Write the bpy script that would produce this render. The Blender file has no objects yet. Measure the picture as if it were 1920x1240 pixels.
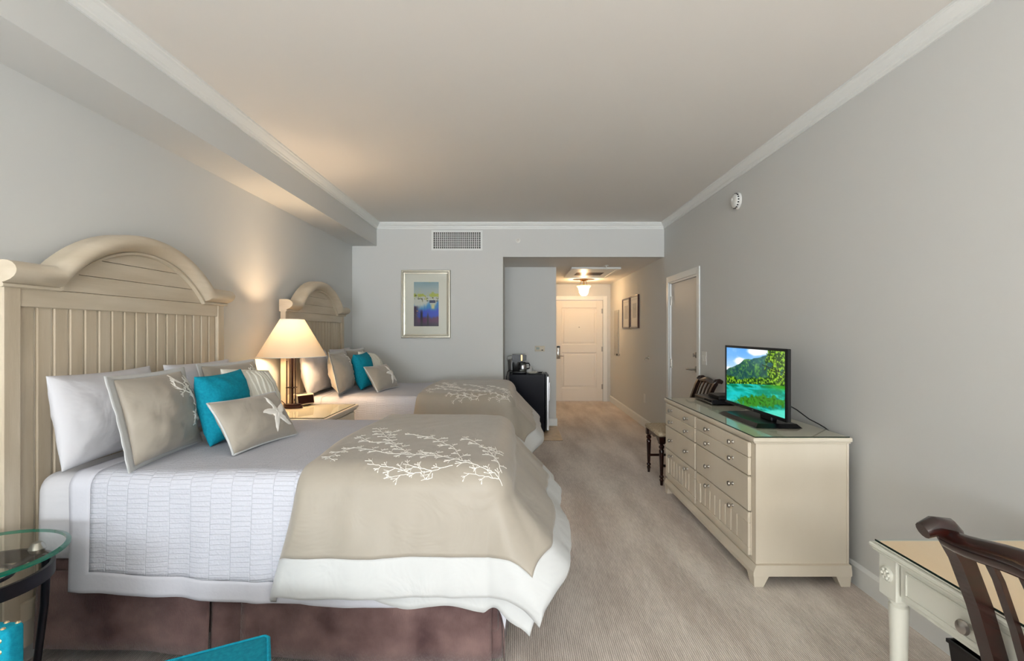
import bpy, bmesh, math, random
import numpy as np
from mathutils import Vector, Matrix, noise

# ------------------------------------------------------------------ camera, world, lights, exposure
F = 900.0                       # focal length in pixels of a 1920 px wide frame
HC = 1.43
scn = bpy.context.scene
col = scn.collection
cam_d = bpy.data.cameras.new('camera'); cam = bpy.data.objects.new('camera', cam_d); col.objects.link(cam)
cam.location = (0, 0, HC); cam.rotation_euler = (math.pi/2, 0, 0)
cam_d.sensor_width = 36; cam_d.lens = F/1920*36
cam_d.shift_x = -8.3/1920; cam_d.shift_y = 2.0/1920
cam_d.clip_start = 0.05
scn.camera = cam
scn.view_settings.view_transform = 'Standard'; scn.view_settings.look = 'None'
scn.view_settings.gamma = 1.0; scn.view_settings.use_curve_mapping = False
scn.view_settings.exposure = 0.43
wd = bpy.data.worlds.new('world'); scn.world = wd; wd.use_nodes = True
wd.node_tree.nodes['Background'].inputs[0].default_value = (0.80, 0.90, 1.0, 1)
wd.node_tree.nodes['Background'].inputs[1].default_value = 1.0

def area_light(name, loc, rot, sx, sy, power, color):
    d = bpy.data.lights.new(name, 'AREA'); d.shape = 'RECTANGLE'; d.size = sx; d.size_y = sy
    d.energy = power; d.color = color
    o = bpy.data.objects.new(name, d); col.objects.link(o); o.location = loc; o.rotation_euler = rot
    return o
# daylight that comes in through the balcony window behind the camera
area_light('window_daylight', (-0.1, -7.53, 1.30), (math.radians(92), 0, 0), 3.3, 2.3, 95, (0.88, 0.945, 1.0))
# added fill light, aimed up from the window plane to brighten the ceiling
area_light('ceiling_fill', (-0.1, -7.46, 1.30), (math.radians(146), 0, 0), 3.3, 2.2, 360, (0.90, 0.96, 1.0))
# low sun added as ceiling fill, bounced off the carpet behind the camera
sd_ = bpy.data.lights.new('sun', 'SUN'); sd_.energy = 34; sd_.angle = math.radians(1.5); sd_.color = (0.96, 0.975, 1.0)
so_ = bpy.data.objects.new('sun', sd_); col.objects.link(so_); so_.rotation_euler = (math.radians(70), 0, 0)
SHADE_W, HALL_W = 33.0, 27.0     # table lamp bulb, hall ceiling lamp bulb

# ------------------------------------------------------------------ helpers
def lin(c):
    return tuple(((v/255)/12.92 if v/255 <= .04045 else ((v/255+.055)/1.055)**2.4) for v in c) + (1.0,)

def mat(name, rgb, rough=0.6, metal=0.0, spec=0.5, noise_amt=0.0, noise_scale=8.0, stretch=(1,1,1), rgb2=None,
        bump=0.0, bump_scale=200.0, bump_stretch=(1,1,1), sheen=0.0, coat=0.0, transmission=0.0, ior=1.45, emit=None, emit_s=0.0, coords='Object', wrinkle=0.0):
    m = bpy.data.materials.new(name); m.use_nodes = True
    nt = m.node_tree; b = nt.nodes['Principled BSDF']
    b.inputs['Base Color'].default_value = lin(rgb); b.inputs['Roughness'].default_value = rough
    b.inputs['Metallic'].default_value = metal; b.inputs['Specular IOR Level'].default_value = spec
    b.inputs['Sheen Weight'].default_value = sheen; b.inputs['Coat Weight'].default_value = coat
    b.inputs['Transmission Weight'].default_value = transmission; b.inputs['IOR'].default_value = ior
    if emit: b.inputs['Emission Color'].default_value = lin(emit); b.inputs['Emission Strength'].default_value = emit_s
    tc = nt.nodes.new('ShaderNodeTexCoord')
    if noise_amt > 0 or rgb2:
        mp = nt.nodes.new('ShaderNodeMapping'); mp.inputs['Scale'].default_value = stretch
        nt.links.new(tc.outputs[coords], mp.inputs[0])
        n = nt.nodes.new('ShaderNodeTexNoise'); n.inputs['Scale'].default_value = noise_scale; n.inputs['Detail'].default_value = 5
        nt.links.new(mp.outputs[0], n.inputs['Vector'])
        r = nt.nodes.new('ShaderNodeValToRGB'); r.color_ramp.elements[0].position = .32; r.color_ramp.elements[1].position = .68
        c2 = rgb2 or tuple(max(0, v*(1-noise_amt)) for v in rgb)
        r.color_ramp.elements[0].color = lin(c2); r.color_ramp.elements[1].color = lin(rgb)
        nt.links.new(n.outputs['Fac'], r.inputs[0]); nt.links.new(r.outputs[0], b.inputs['Base Color'])
    if bump > 0:
        mp = nt.nodes.new('ShaderNodeMapping'); mp.inputs['Scale'].default_value = bump_stretch
        nt.links.new(tc.outputs[coords], mp.inputs[0])
        n = nt.nodes.new('ShaderNodeTexNoise'); n.inputs['Scale'].default_value = bump_scale; n.inputs['Detail'].default_value = 3
        nt.links.new(mp.outputs[0], n.inputs['Vector'])
        bp = nt.nodes.new('ShaderNodeBump'); bp.inputs['Strength'].default_value = bump; bp.inputs['Distance'].default_value = .01
        nt.links.new(n.outputs['Fac'], bp.inputs['Height']); nt.links.new(bp.outputs[0], b.inputs['Normal'])
    if wrinkle > 0:
        n2 = nt.nodes.new('ShaderNodeTexNoise'); n2.inputs['Scale'].default_value = 4.5; n2.inputs['Detail'].default_value = 3; n2.inputs['Distortion'].default_value = 1.2
        nt.links.new(tc.outputs[coords], n2.inputs['Vector'])
        b2 = nt.nodes.new('ShaderNodeBump'); b2.inputs['Strength'].default_value = wrinkle; b2.inputs['Distance'].default_value = .05
        nt.links.new(n2.outputs['Fac'], b2.inputs['Height'])
        if b.inputs['Normal'].is_linked: nt.links.new(b.inputs['Normal'].links[0].from_socket, b2.inputs['Normal'])
        nt.links.new(b2.outputs[0], b.inputs['Normal'])
    return m

def color_attr_mat(name, rough=0.5, emit=0.0, coat=0.0):
    m = bpy.data.materials.new(name); m.use_nodes = True
    nt = m.node_tree; b = nt.nodes['Principled BSDF']
    a = nt.nodes.new('ShaderNodeVertexColor'); a.layer_name = 'Col'
    nt.links.new(a.outputs[0], b.inputs['Base Color']); b.inputs['Roughness'].default_value = rough
    b.inputs['Coat Weight'].default_value = coat
    if emit:
        nt.links.new(a.outputs[0], b.inputs['Emission Color']); b.inputs['Emission Strength'].default_value = emit
        b.inputs['Base Color'].default_value = (0.01,0.01,0.01,1); nt.links.remove(b.inputs['Base Color'].links[0])
    return m

class MB:
    """collects verts and faces of one mesh"""
    def __init__(s, org=(0,0,0)): s.v = []; s.f = []; s.o = Vector(org); s.uv = None
    def add(s, vs, fs):
        k = len(s.v); s.v += [tuple(Vector(p)-s.o) for p in vs]; s.f += [tuple(i+k for i in f) for f in fs]; return s
    def box(s, x0, x1, y0, y1, z0, z1, bev=0.0, seg=2):
        if bev <= 0:
            vs = [(x0,y0,z0),(x1,y0,z0),(x1,y1,z0),(x0,y1,z0),(x0,y0,z1),(x1,y0,z1),(x1,y1,z1),(x0,y1,z1)]
            return s.add(vs, [(0,3,2,1),(4,5,6,7),(0,1,5,4),(1,2,6,5),(2,3,7,6),(3,0,4,7)])
        bm = bmesh.new(); bmesh.ops.create_cube(bm, size=1)
        for v in bm.verts:
            v.co = Vector(((x0+x1)/2+v.co.x*(x1-x0), (y0+y1)/2+v.co.y*(y1-y0), (z0+z1)/2+v.co.z*(z1-z0)))
        bmesh.ops.bevel(bm, geom=list(bm.edges), offset=bev, segments=seg, profile=.5, affect='EDGES')
        bm.verts.index_update()
        s.add([v.co.copy() for v in bm.verts], [[v.index for v in f.verts] for f in bm.faces]); bm.free(); return s
    def prism(s, pts, axis, a, b):
        """polygon pts (2D) extruded along axis from a to b. axis x: pts=(y,z); y: pts=(x,z); z: pts=(x,y)"""
        def P(p, t):
            return (t,p[0],p[1]) if axis == 'x' else ((p[0],t,p[1]) if axis == 'y' else (p[0],p[1],t))
        n = len(pts); vs = [P(p,a) for p in pts]+[P(p,b) for p in pts]
        fs = [tuple(range(n))[::-1], tuple(range(n,2*n))]+[(i,(i+1)%n,n+(i+1)%n,n+i) for i in range(n)]
        return s.add(vs, fs)
    def lathe(s, prof, c=(0,0,0), axis='z', n=24, closed=True):
        """prof: (radius, height) list"""
        vs = []; m = len(prof)
        for i in range(n):
            t = 2*math.pi*i/n; ca, sa = math.cos(t), math.sin(t)
            for r, h in prof:
                q = (r*ca, r*sa, h) if axis == 'z' else ((h, r*ca, r*sa) if axis == 'x' else (r*sa, h, r*ca))
                vs.append((c[0]+q[0], c[1]+q[1], c[2]+q[2]))
        fs = []
        for i in range(n):
            j = (i+1) % n
            for k in range(m-1): fs.append((i*m+k, j*m+k, j*m+k+1, i*m+k+1))
        if closed:
            fs.append(tuple(i*m for i in range(n))[::-1]); fs.append(tuple(i*m+m-1 for i in range(n)))
        return s.add(vs, fs)
    def tube(s, path, rad, n=8, flat=1.0, up=None):
        path = [Vector(p) for p in path]; m = len(path)
        rads = rad if isinstance(rad, (list, tuple)) else [rad]*m
        vs = []; ref = Vector(up) if up else None
        for i, p in enumerate(path):
            t = (path[min(i+1,m-1)]-path[max(i-1,0)]).normalized()
            r0 = ref if ref is not None else (Vector((0,0,1)) if abs(t.z) < .9 else Vector((1,0,0)))
            a = t.cross(r0).normalized(); b = a.cross(t).normalized()
            for k in range(n):
                th = 2*math.pi*k/n
                vs.append(p + a*math.cos(th)*rads[i] + b*math.sin(th)*rads[i]*flat)
        fs = [(i*n+k, i*n+(k+1)%n, (i+1)*n+(k+1)%n, (i+1)*n+k) for i in range(m-1) for k in range(n)]
        fs += [tuple(range(n))[::-1], tuple((m-1)*n+k for k in range(n))]
        return s.add(vs, fs)
    def sweep(s, path, wx, wy, up, n_mode='rect'):
        """rect section (wx along side, wy along up-ish) swept"""
        path = [Vector(p) for p in path]; m = len(path); vs = []
        for i, p in enumerate(path):
            t = (path[min(i+1,m-1)]-path[max(i-1,0)]).normalized()
            a = Vector(up).normalized(); b = t.cross(a).normalized()
            for (q, r) in ((-1,-1),(1,-1),(1,1),(-1,1)): vs.append(p + a*q*wx/2 + b*r*wy/2)
        fs = [(i*4+k, i*4+(k+1)%4, (i+1)*4+(k+1)%4, (i+1)*4+k) for i in range(m-1) for k in range(4)]
        fs += [(3,2,1,0), tuple((m-1)*4+k for k in range(4))]
        return s.add(vs, fs)
    def grid(s, P, nu, nv, close_u=False):
        """P[i][j] points"""
        vs = [p for row in P for p in row]
        fs = [(i*nv+j, ((i+1)%nu)*nv+j, ((i+1)%nu)*nv+j+1, i*nv+j+1) for i in range(nu if close_u else nu-1) for j in range(nv-1)]
        return s.add(vs, fs)

def obj(name, mb, m, parent=None, smooth=False, loc=None, fix=True, sharp=40):
    me = bpy.data.meshes.new(name); me.from_pydata([tuple(v) for v in mb.v], [], mb.f)
    if fix:
        bm = bmesh.new(); bm.from_mesh(me); bmesh.ops.recalc_face_normals(bm, faces=bm.faces); bm.to_mesh(me); bm.free()
    if m is not None: me.materials.append(m)
    if smooth:
        me.polygons.foreach_set('use_smooth', [True]*len(me.polygons))
        if sharp: me.set_sharp_from_angle(angle=math.radians(sharp))
    o = bpy.data.objects.new(name, me); col.objects.link(o)
    if parent: o.parent = parent
    if loc: o.location = loc
    return o

def tag(o, label=None, cat=None, group=None, kind=None):
    if label: o['label'] = label
    if cat: o['category'] = cat
    if group: o['group'] = group
    if kind: o['kind'] = kind
    return o
def thing(name, label, cat, loc=(0,0,0), rotz=0.0, group=None):
    o = bpy.data.objects.new(name, None); col.objects.link(o); o.empty_display_size = .05
    o.location = loc; o.rotation_euler = (0,0,rotz)
    return tag(o, label, cat, group)
def struct(name, mb, m, label, parent=None, cat=None, **kw):
    o = obj(name, mb, m, parent, **kw)
    if parent is None: tag(o, label, cat or name.split('_')[0], None, 'structure')
    return o
def fbm(x, y, z=0.0, o=4):
    return noise.fractal(Vector((x,y,z)), 1.0, 2.0, o)
def smooth01(t):
    t = max(0., min(1., t)); return t*t*(3-2*t)

# ------------------------------------------------------------------ materials
M = {}
M['wall'] = mat('wall_paint', (217,218,216), .75, spec=.25, bump=.04, bump_scale=350)
M['ceil'] = mat('ceiling_paint', (236,233,228), .8, spec=.2, bump=.06, bump_scale=260)
M['trim'] = mat('trim_paint', (238,240,238), .38, spec=.5)
M['doorp'] = mat('door_paint', (238,233,224), .42, spec=.45)
M['doorp2'] = mat('door_paint_grey', (226,221,213), .45, spec=.45)
M['tile'] = mat('floor_tile_stone', (226,200,164), .35, noise_amt=.12, noise_scale=14)
M['grout'] = mat('grout', (150,138,122), .9)
M['chrome'] = mat('satin_nickel', (176,172,166), .28, metal=1.0)
M['steel'] = mat('brushed_steel', (190,190,192), .32, metal=1.0, bump=.05, bump_scale=60, bump_stretch=(1,1,40))
M['brass'] = mat('warm_brass', (196,158,104), .3, metal=1.0)
M['bronze'] = mat('dark_bronze', (52,30,24), .28, metal=.7)
M['black'] = mat('black_plastic', (10,10,13), .3, spec=.35)
M['blackmatte'] = mat('black_matte', (22,22,24), .55)
M['blackcab'] = mat('black_enamel_cabinet', (4,5,20), .25, spec=.12)
M['white'] = mat('white_plastic', (232,232,228), .4)
M['darkslot'] = mat('recess_shade', (30,30,30), .9)  # near-black colour standing in for shade inside the vent openings
M['cherry'] = mat('dark_cherry_wood', (46,12,7), .2, rgb2=(16,4,3), noise_scale=6, stretch=(2,2,14), coat=.4)
M['cushion'] = mat('oatmeal_upholstery', (206,192,168), .9, rgb2=(168,150,122), noise_scale=60, bump=.3, bump_scale=220)
M['cream'] = mat('cream_painted_wood', (228,218,200), .45, spec=.4, rgb2=(219,208,188), noise_scale=3, stretch=(1,1,.3))
M['creamg'] = mat('cream_glazed_groove', (196,180,150), .55)
M['deskp'] = mat('ivory_painted_wood', (218,218,206), .4)
M['desktop'] = mat('pale_maple_desktop', (255,224,188), .5, rgb2=(252,217,178), noise_scale=2, stretch=(6,1,1))
M['hb'] = mat('whitewashed_wood', (212,199,178), .55, rgb2=(196,181,157), noise_scale=5, stretch=(1,3,.35), bump=.08, bump_scale=40, bump_stretch=(1,4,.4))
M['hbh'] = mat('whitewashed_wood_rail', (214,202,182), .5, rgb2=(199,185,162), noise_scale=5, stretch=(1,.4,3), bump=.06, bump_scale=40, bump_stretch=(1,.4,4))
M['hbg'] = mat('whitewash_in_groove', (238,230,214), .7)
M['sheet'] = mat('white_cotton_sheet', (208,208,213), .85, spec=.2, bump=.05, bump_scale=500, wrinkle=.22)
M['hem'] = mat('white_cotton_hem', (206,207,216), .85, spec=.2, bump=.08, bump_scale=60)
M['tan'] = mat('taupe_sateen', (168,160,147), .46, spec=.45, sheen=.25, bump=.05, bump_scale=900, noise_amt=.04, noise_scale=3, wrinkle=.16)
M['border'] = mat('white_sateen_border', (202,204,204), .55, spec=.35, sheen=.2, bump=.05, bump_scale=500, wrinkle=.2)
M['thread'] = mat('white_embroidery_thread', (246,243,236), .6, sheen=.3, bump=.3, bump_scale=400)
M['teal'] = mat('teal_woven_linen', (20,152,176), .85, spec=.2, rgb2=(14,132,158), noise_scale=90, stretch=(1,1,1), bump=.25, bump_scale=500)
M['ivory'] = mat('ivory_matelasse', (232,230,218), .8, bump=.2, bump_scale=90)
M['skirt'] = mat('brown_chenille', (136,110,106), .95, spec=.1, rgb2=(76,55,56), noise_scale=5, bump=.4, bump_scale=260, bump_stretch=(1,1,.25), sheen=.3)
M['iron'] = mat('dark_iron', (46,44,50), .38, metal=.8)
M['legdark'] = mat('espresso_wood', (24,16,14), .35)
M['nail'] = mat('brass_nailhead', (232,214,176), .25, metal=1.0)
M['clock'] = mat('clock_ivory_plastic', (214,204,182), .35)
M['cord'] = mat('black_cord', (12,12,14), .5)
M['glassy'] = mat('clear_glass', (244,252,248), .02, transmission=1.0, ior=1.45)

def glass_mat(name, tint, edge=False):
    m = bpy.data.materials.new(name); m.use_nodes = True; nt = m.node_tree
    for n in list(nt.nodes): nt.nodes.remove(n)
    out = nt.nodes.new('ShaderNodeOutputMaterial'); mix = nt.nodes.new('ShaderNodeMixShader')
    tr = nt.nodes.new('ShaderNodeBsdfTransparent'); tr.inputs[0].default_value = lin(tint)
    gl = nt.nodes.new('ShaderNodeBsdfGlossy'); gl.inputs['Roughness'].default_value = .02
    fr = nt.nodes.new('ShaderNodeFresnel'); fr.inputs['IOR'].default_value = 1.5
    ge = nt.nodes.new('ShaderNodeNewGeometry'); ma = nt.nodes.new('ShaderNodeMath'); ma.operation = 'SUBTRACT'; ma.use_clamp = True   # reflect on outer faces only
    nt.links.new(fr.outputs[0], ma.inputs[0]); nt.links.new(ge.outputs['Backfacing'], ma.inputs[1])
    nt.links.new(ma.outputs[0], mix.inputs[0]); nt.links.new(tr.outputs[0], mix.inputs[1]); nt.links.new(gl.outputs[0], mix.inputs[2])
    nt.links.new(mix.outputs[0], out.inputs[0]); return m
M['pane'] = glass_mat('sheet_glass', (253,254,254))
M['paneg'] = glass_mat('greenish_sheet_glass', (253,255,254))
M['gedge'] = mat('green_glass_edge', (20,120,96), .08, spec=.6, transmission=.35)
M['gedged'] = mat('dark_glass_edge', (24,44,34), .12)

def carpet():
    m = bpy.data.materials.new('ribbed_greige_carpet'); m.use_nodes = True; nt = m.node_tree; b = nt.nodes['Principled BSDF']
    b.inputs['Roughness'].default_value = .95; b.inputs['Specular IOR Level'].default_value = .1; b.inputs['Sheen Weight'].default_value = .2
    tc = nt.nodes.new('ShaderNodeTexCoord')
    def nz(scale, st, det=4):
        mp = nt.nodes.new('ShaderNodeMapping'); mp.inputs['Scale'].default_value = st; nt.links.new(tc.outputs['Object'], mp.inputs[0])
        n = nt.nodes.new('ShaderNodeTexNoise'); n.inputs['Scale'].default_value = scale; n.inputs['Detail'].default_value = det
        nt.links.new(mp.outputs[0], n.inputs['Vector']); return n
    big = nz(2.2, (2.0,.42,1), 6); fine = nz(10, (9,1.2,1), 4); speck = nz(140, (1,1,1), 2)
    wv = nt.nodes.new('ShaderNodeTexWave'); wv.wave_type = 'BANDS'; wv.bands_direction = 'X'
    wv.inputs['Scale'].default_value = 33.0; wv.inputs['Distortion'].default_value = 1.6; wv.inputs['Detail'].default_value = 2.0; wv.inputs['Detail Scale'].default_value = 2.0
    nt.links.new(tc.outputs['Object'], wv.inputs['Vector'])
    def mathn(op, a, bb):
        n = nt.nodes.new('ShaderNodeMath'); n.operation = op
        for i, q in enumerate((a, bb)):
            if isinstance(q, (int, float)): n.inputs[i].default_value = q
            else: nt.links.new(q, n.inputs[i])
        return n.outputs[0]
    s = mathn('ADD', mathn('MULTIPLY', big.outputs['Fac'], .50), mathn('MULTIPLY', fine.outputs['Fac'], .24))
    s = mathn('ADD', s, mathn('MULTIPLY', wv.outputs['Fac'], .20)); s = mathn('ADD', s, mathn('MULTIPLY', speck.outputs['Fac'], .10))
    r = nt.nodes.new('ShaderNodeValToRGB'); e = r.color_ramp.elements
    e[0].position = .38; e[0].color = lin((188,173,163)); e[1].position = .66; e[1].color = lin((252,242,233))
    nt.links.new(s, r.inputs[0]); nt.links.new(r.outputs[0], b.inputs['Base Color'])
    bp = nt.nodes.new('ShaderNodeBump'); bp.inputs['Strength'].default_value = .4; bp.inputs['Distance'].default_value = .006
    nt.links.new(mathn('ADD', wv.outputs['Fac'], mathn('MULTIPLY', speck.outputs['Fac'], .6)), bp.inputs['Height']); nt.links.new(bp.outputs[0], b.inputs['Normal'])
    return m
M['carpet'] = carpet()

def quilt():
    m = bpy.data.materials.new('white_matelasse_quilt'); m.use_nodes = True; nt = m.node_tree; b = nt.nodes['Principled BSDF']
    b.inputs['Base Color'].default_value = lin((200,202,212)); b.inputs['Roughness'].default_value = .85; b.inputs['Specular IOR Level'].default_value = .2
    uv = nt.nodes.new('ShaderNodeUVMap'); br = nt.nodes.new('ShaderNodeTexBrick')
    br.offset = .5; br.offset_frequency = 2
    br.inputs['Scale'].default_value = 1; br.inputs['Brick Width'].default_value = .0205; br.inputs['Row Height'].default_value = .086
    br.inputs['Mortar Size'].default_value = .003; br.inputs['Mortar Smooth'].default_value = 1.0
    br.inputs['Color1'].default_value = (1,1,1,1); br.inputs['Color2'].default_value = (.8,.8,.8,1); br.inputs['Mortar'].default_value = (0,0,0,1)
    nz = nt.nodes.new('ShaderNodeTexNoise'); nz.inputs['Scale'].default_value = 110; nz.inputs['Detail'].default_value = 2
    sx = nt.nodes.new('ShaderNodeSeparateXYZ'); cx_ = nt.nodes.new('ShaderNodeCombineXYZ'); nt.links.new(uv.outputs[0], sx.inputs[0]); nt.links.new(sx.outputs[1], cx_.inputs[0]); nt.links.new(sx.outputs[0], cx_.inputs[1]); nt.links.new(cx_.outputs[0], br.inputs['Vector']); nt.links.new(uv.outputs[0], nz.inputs['Vector'])
    ad = nt.nodes.new('ShaderNodeMath'); ad.operation = 'MULTIPLY_ADD'; ad.inputs[1].default_value = .9
    nt.links.new(nz.outputs['Fac'], ad.inputs[0]); nt.links.new(br.outputs['Color'], ad.inputs[2])
    bp = nt.nodes.new('ShaderNodeBump'); bp.inputs['Strength'].default_value = .5; bp.inputs['Distance'].default_value = .006
    nt.links.new(ad.outputs[0], bp.inputs['Height']); nt.links.new(bp.outputs[0], b.inputs['Normal'])
    return m
M['quilt'] = quilt()

def shade_mat(name, rgb, tr=.5, clear=0.0):
    m = bpy.data.materials.new(name); m.use_nodes = True; nt = m.node_tree
    b = nt.nodes['Principled BSDF']; b.inputs['Base Color'].default_value = lin(rgb); b.inputs['Roughness'].default_value = .8
    t = nt.nodes.new('ShaderNodeBsdfTranslucent'); t.inputs[0].default_value = lin(rgb)
    mx = nt.nodes.new('ShaderNodeMixShader'); mx.inputs[0].default_value = tr
    out = [n for n in nt.nodes if n.type == 'OUTPUT_MATERIAL'][0]
    nt.links.new(b.outputs[0], mx.inputs[1]); nt.links.new(t.outputs[0], mx.inputs[2])
    if clear:                                              # thin frosted glass lets part of the light straight through
        tp = nt.nodes.new('ShaderNodeBsdfTransparent'); tp.inputs[0].default_value = lin(rgb); m2 = nt.nodes.new('ShaderNodeMixShader'); m2.inputs[0].default_value = clear
        nt.links.new(mx.outputs[0], m2.inputs[1]); nt.links.new(tp.outputs[0], m2.inputs[2]); nt.links.new(m2.outputs[0], out.inputs[0])
    else: nt.links.new(mx.outputs[0], out.inputs[0])
    return m
M['shade'] = shade_mat('linen_lampshade', (240,220,190), .055)
M['opal'] = shade_mat('opal_glass', (250,232,204), .25, .40)

# ------------------------------------------------------------------ the setting
XL, XR, YB, ZC = -2.14, 1.925, 6.255, 2.85
YREAR, XS, ZS = -7.6, -1.82, 2.545         # rear wall, soffit face, soffit underside
XO, ZH = -0.175, 2.403                      # opening to the entry hall: left edge, header height
YN, XN, YE = 7.245, 0.60, 9.83             # niche back wall, hall left wall, entry wall
struct('floor', MB().box(-2.3, 2.1, -7.75, 10.0, -.1, 0), M['carpet'], 'greige ribbed carpet across the bedroom and hall')
struct('ceiling', MB().box(-2.3, 2.1, -7.75, YB+.1, ZC, ZC+.1), M['ceil'], 'flat off-white bedroom ceiling')
struct('ceiling_hall', MB().box(-.3, 2.05, YB+.1, 9.95, ZH, ZH+.1), M['ceil'], 'lower ceiling of the entry hall', cat='ceiling')
struct('ceiling_soffit', MB().box(XL, XS, YREAR, YB, ZS, ZC), M['wall'], 'dropped soffit along the wall above the headboards', cat='soffit')
struct('wall_left', MB().box(XL-.1, XL, YREAR-.1, YB+.1, 0, ZC), M['wall'], 'pale blue-grey wall behind the headboards')
struct('wall_back', MB().prism([(XL,0),(XO,0),(XO,ZH),(XR,ZH),(XR,ZC),(XL,ZC)], 'y', YB, YB+.1), M['wall'], 'pale wall with the framed abstract and air vent')
D2a, D2b, D2z = 5.10, 6.05, 2.045           # connecting door opening
struct('wall_right', MB().prism([(YREAR-.1,0),(D2a,0),(D2a,D2z),(D2b,D2z),(D2b,0),(9.95,0),(9.95,ZC),(YREAR-.1,ZC)], 'x', XR, XR+.1), M['wall'], 'pale grey wall behind the dresser and desk')
struct('wall_niche', MB().prism([(XO-.1,YB+.1),(XO,YB+.1),(XO,YN),(XN,YN),(XN,9.95),(XN-.1,9.95),(XN-.1,YN+.1),(XO-.1,YN+.1)], 'z', 0, ZH), M['wall'], 'blue-grey wall of the refrigerator niche')
D1a, D1b, D1z = 0.80, 1.772, 2.075          # entry door opening
struct('wall_entry', MB().prism([(XN,0),(D1a,0),(D1a,D1z),(D1b,D1z),(D1b,0),(XR,0),(XR,ZH),(XN,ZH)], 'y', YE, YE+.1), M['wall'], 'wall around the white entry door')
# unseen rear wall and balcony window, set far back to even the light
struct('wall_rear', MB().box(XL, -1.8, YREAR-.1, YREAR, 0, ZC).box(1.6, XR, YREAR-.1, YREAR, 0, ZC).box(-1.8, 1.6, YREAR-.1, YREAR, 2.5, ZC).box(-1.8, 1.6, YREAR-.1, YREAR, 0, .1), M['wall'], 'wall around the balcony window')
w = struct('window_1', MB().box(-1.8,-1.74,YREAR-.08,YREAR-.02,.1,2.5).box(1.54,1.6,YREAR-.08,YREAR-.02,.1,2.5).box(-1.74,1.54,YREAR-.08,YREAR-.02,.1,.16).box(-1.74,1.54,YREAR-.08,YREAR-.02,2.44,2.5).box(-.13,-.07,YREAR-.08,YREAR-.02,.16,2.44), M['trim'], 'wide balcony window with white frame')
for a, b in ((-1.74,-.13),(-.07,1.54)):
    struct('pane', MB().box(a, b, YREAR-.055, YREAR-.047, .16, 2.44), M['pane'], '', parent=w)

CROWN = [(0,0),(.052,0),(.052,-.013),(.045,-.017),(.040,-.030),(.030,-.042),(.020,-.052),(.018,-.062),(.011,-.067),(.011,-.086),(0,-.086)]
struct('trim_1', MB().prism([(XR-d, ZC+z) for d, z in CROWN], 'y', YREAR, YB), M['trim'], 'white crown moulding along the dresser wall', cat='moulding')
struct('trim_2', MB().prism([(XS+d, ZC+z) for d, z in CROWN], 'y', YREAR, YB), M['trim'], 'white crown moulding along the soffit face', cat='moulding')
struct('trim_3', MB().prism([(YB-d, ZC+z) for d, z in CROWN], 'x', XS, XR), M['trim'], 'white crown moulding across the far bedroom wall', cat='moulding')
BASE = [(0,0),(.016,0),(.016,.105),(.010,.118),(0,.124)]
struct('baseboard_right', MB().prism([(XR-d, z) for d, z in BASE], 'y', YREAR, D2a-.085), M['trim'], 'white baseboard below the dresser wall')
struct('baseboard_hall', MB().prism([(XR-d, z) for d, z in BASE], 'y', D2b+.085, YE), M['trim'], 'white baseboard along the hall wall')
struct('baseboard_niche', MB().prism([(YN-d, z) for d, z in BASE], 'x', XO, XN+.016).prism([(XN+d, z) for d, z in BASE], 'y', YN, YE), M['trim'], 'white baseboard turning the niche corner')
struct('baseboard_left', MB().prism([(XL+d, z) for d, z in BASE], 'y', YREAR, YB), M['trim'], 'white baseboard behind the beds')
struct('baseboard_back', MB().prism([(YB-d, z) for d, z in BASE], 'x', XL, XO), M['trim'], 'white baseboard below the framed abstract')
# tiled patch under the refrigerator
tf = struct('floor_tiled', MB().box(XO, XN+.01, YB+.02, YN, 0, .003), M['grout'], 'beige stone tile patch under the refrigerator', cat='tile floor')
for i in range(2):
    for j in range(2):
        x0 = XO+.003+i*.392; y0 = YB+.025+j*.484
        obj('tile', MB().box(x0, x0+.388, y0, y0+.480, .003, .010, .002, 1), M['tile'], tf)

# entry door (two raised panels) ------------------------------------------------
dy = YE+.012
d1 = struct('door_1', MB().box(D1a+.004, D1b-.004, dy+.016, dy+.05, .008, D1z-.006), M['doorp'], 'white two-panel entry door at the end of the hall')
st = .125
for a, b in ((D1a+.004, D1a+.004+st), (D1b-.004-st, D1b-.004)):
    obj('stile', MB().box(a, b, dy, dy+.016, .008, D1z-.006, .003, 1), M['doorp'], d1)
for a, b in ((.008,.27), (1.0,1.16), (1.92,D1z-.006)):
    obj('rail', MB().box(D1a+.004+st, D1b-.004-st, dy, dy+.016, a, b, .003, 1), M['doorp'], d1)
for a, b in ((.27,1.0), (1.16,1.92)):
    x0, x1 = D1a+.004+st, D1b-.004-st
    mb = MB(); P = [[(x0+i,dy+y,a+i),(x1-i,dy+y,a+i),(x1-i,dy+y,b-i),(x0+i,dy+y,b-i),(x0+i,dy+y,a+i)] for i, y in ((.0,.004),(.015,.014),(.03,.014),(.055,.005))]
    mb.grid(P, 4, 5); k = len(mb.v); mb.f.append((k-5,k-4,k-3,k-2))
    obj('panel', mb, M['doorp'], d1)
for z in (.25, 1.02, 1.80):
    obj('hinge', MB().lathe([(.009,0),(.009,.1)], (D1b+.002, dy-.004, z), n=10).box(D1b-.03,D1b,dy-.003,dy+.001,z,z+.1), M['chrome'], d1)
lk = obj('lock_plate', MB().box(D1a+.025,D1a+.095,dy-.022,dy,.87,1.13,.006,2), M['chrome'], d1, smooth=True)
obj('card_reader', MB().box(D1a+.027,D1a+.093,dy-.026,dy-.002,1.10,1.135,.004,1), M['black'], lk)
obj('thumb_turn', MB().lathe([(.016,0),(.016,.012),(.006,.014),(.006,.03)], (D1a+.055,dy-.022,1.04), axis='y', n=14).box(D1a+.05,D1a+.06,dy-.045,dy-.03,1.022,1.058), M['steel'], lk)
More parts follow.
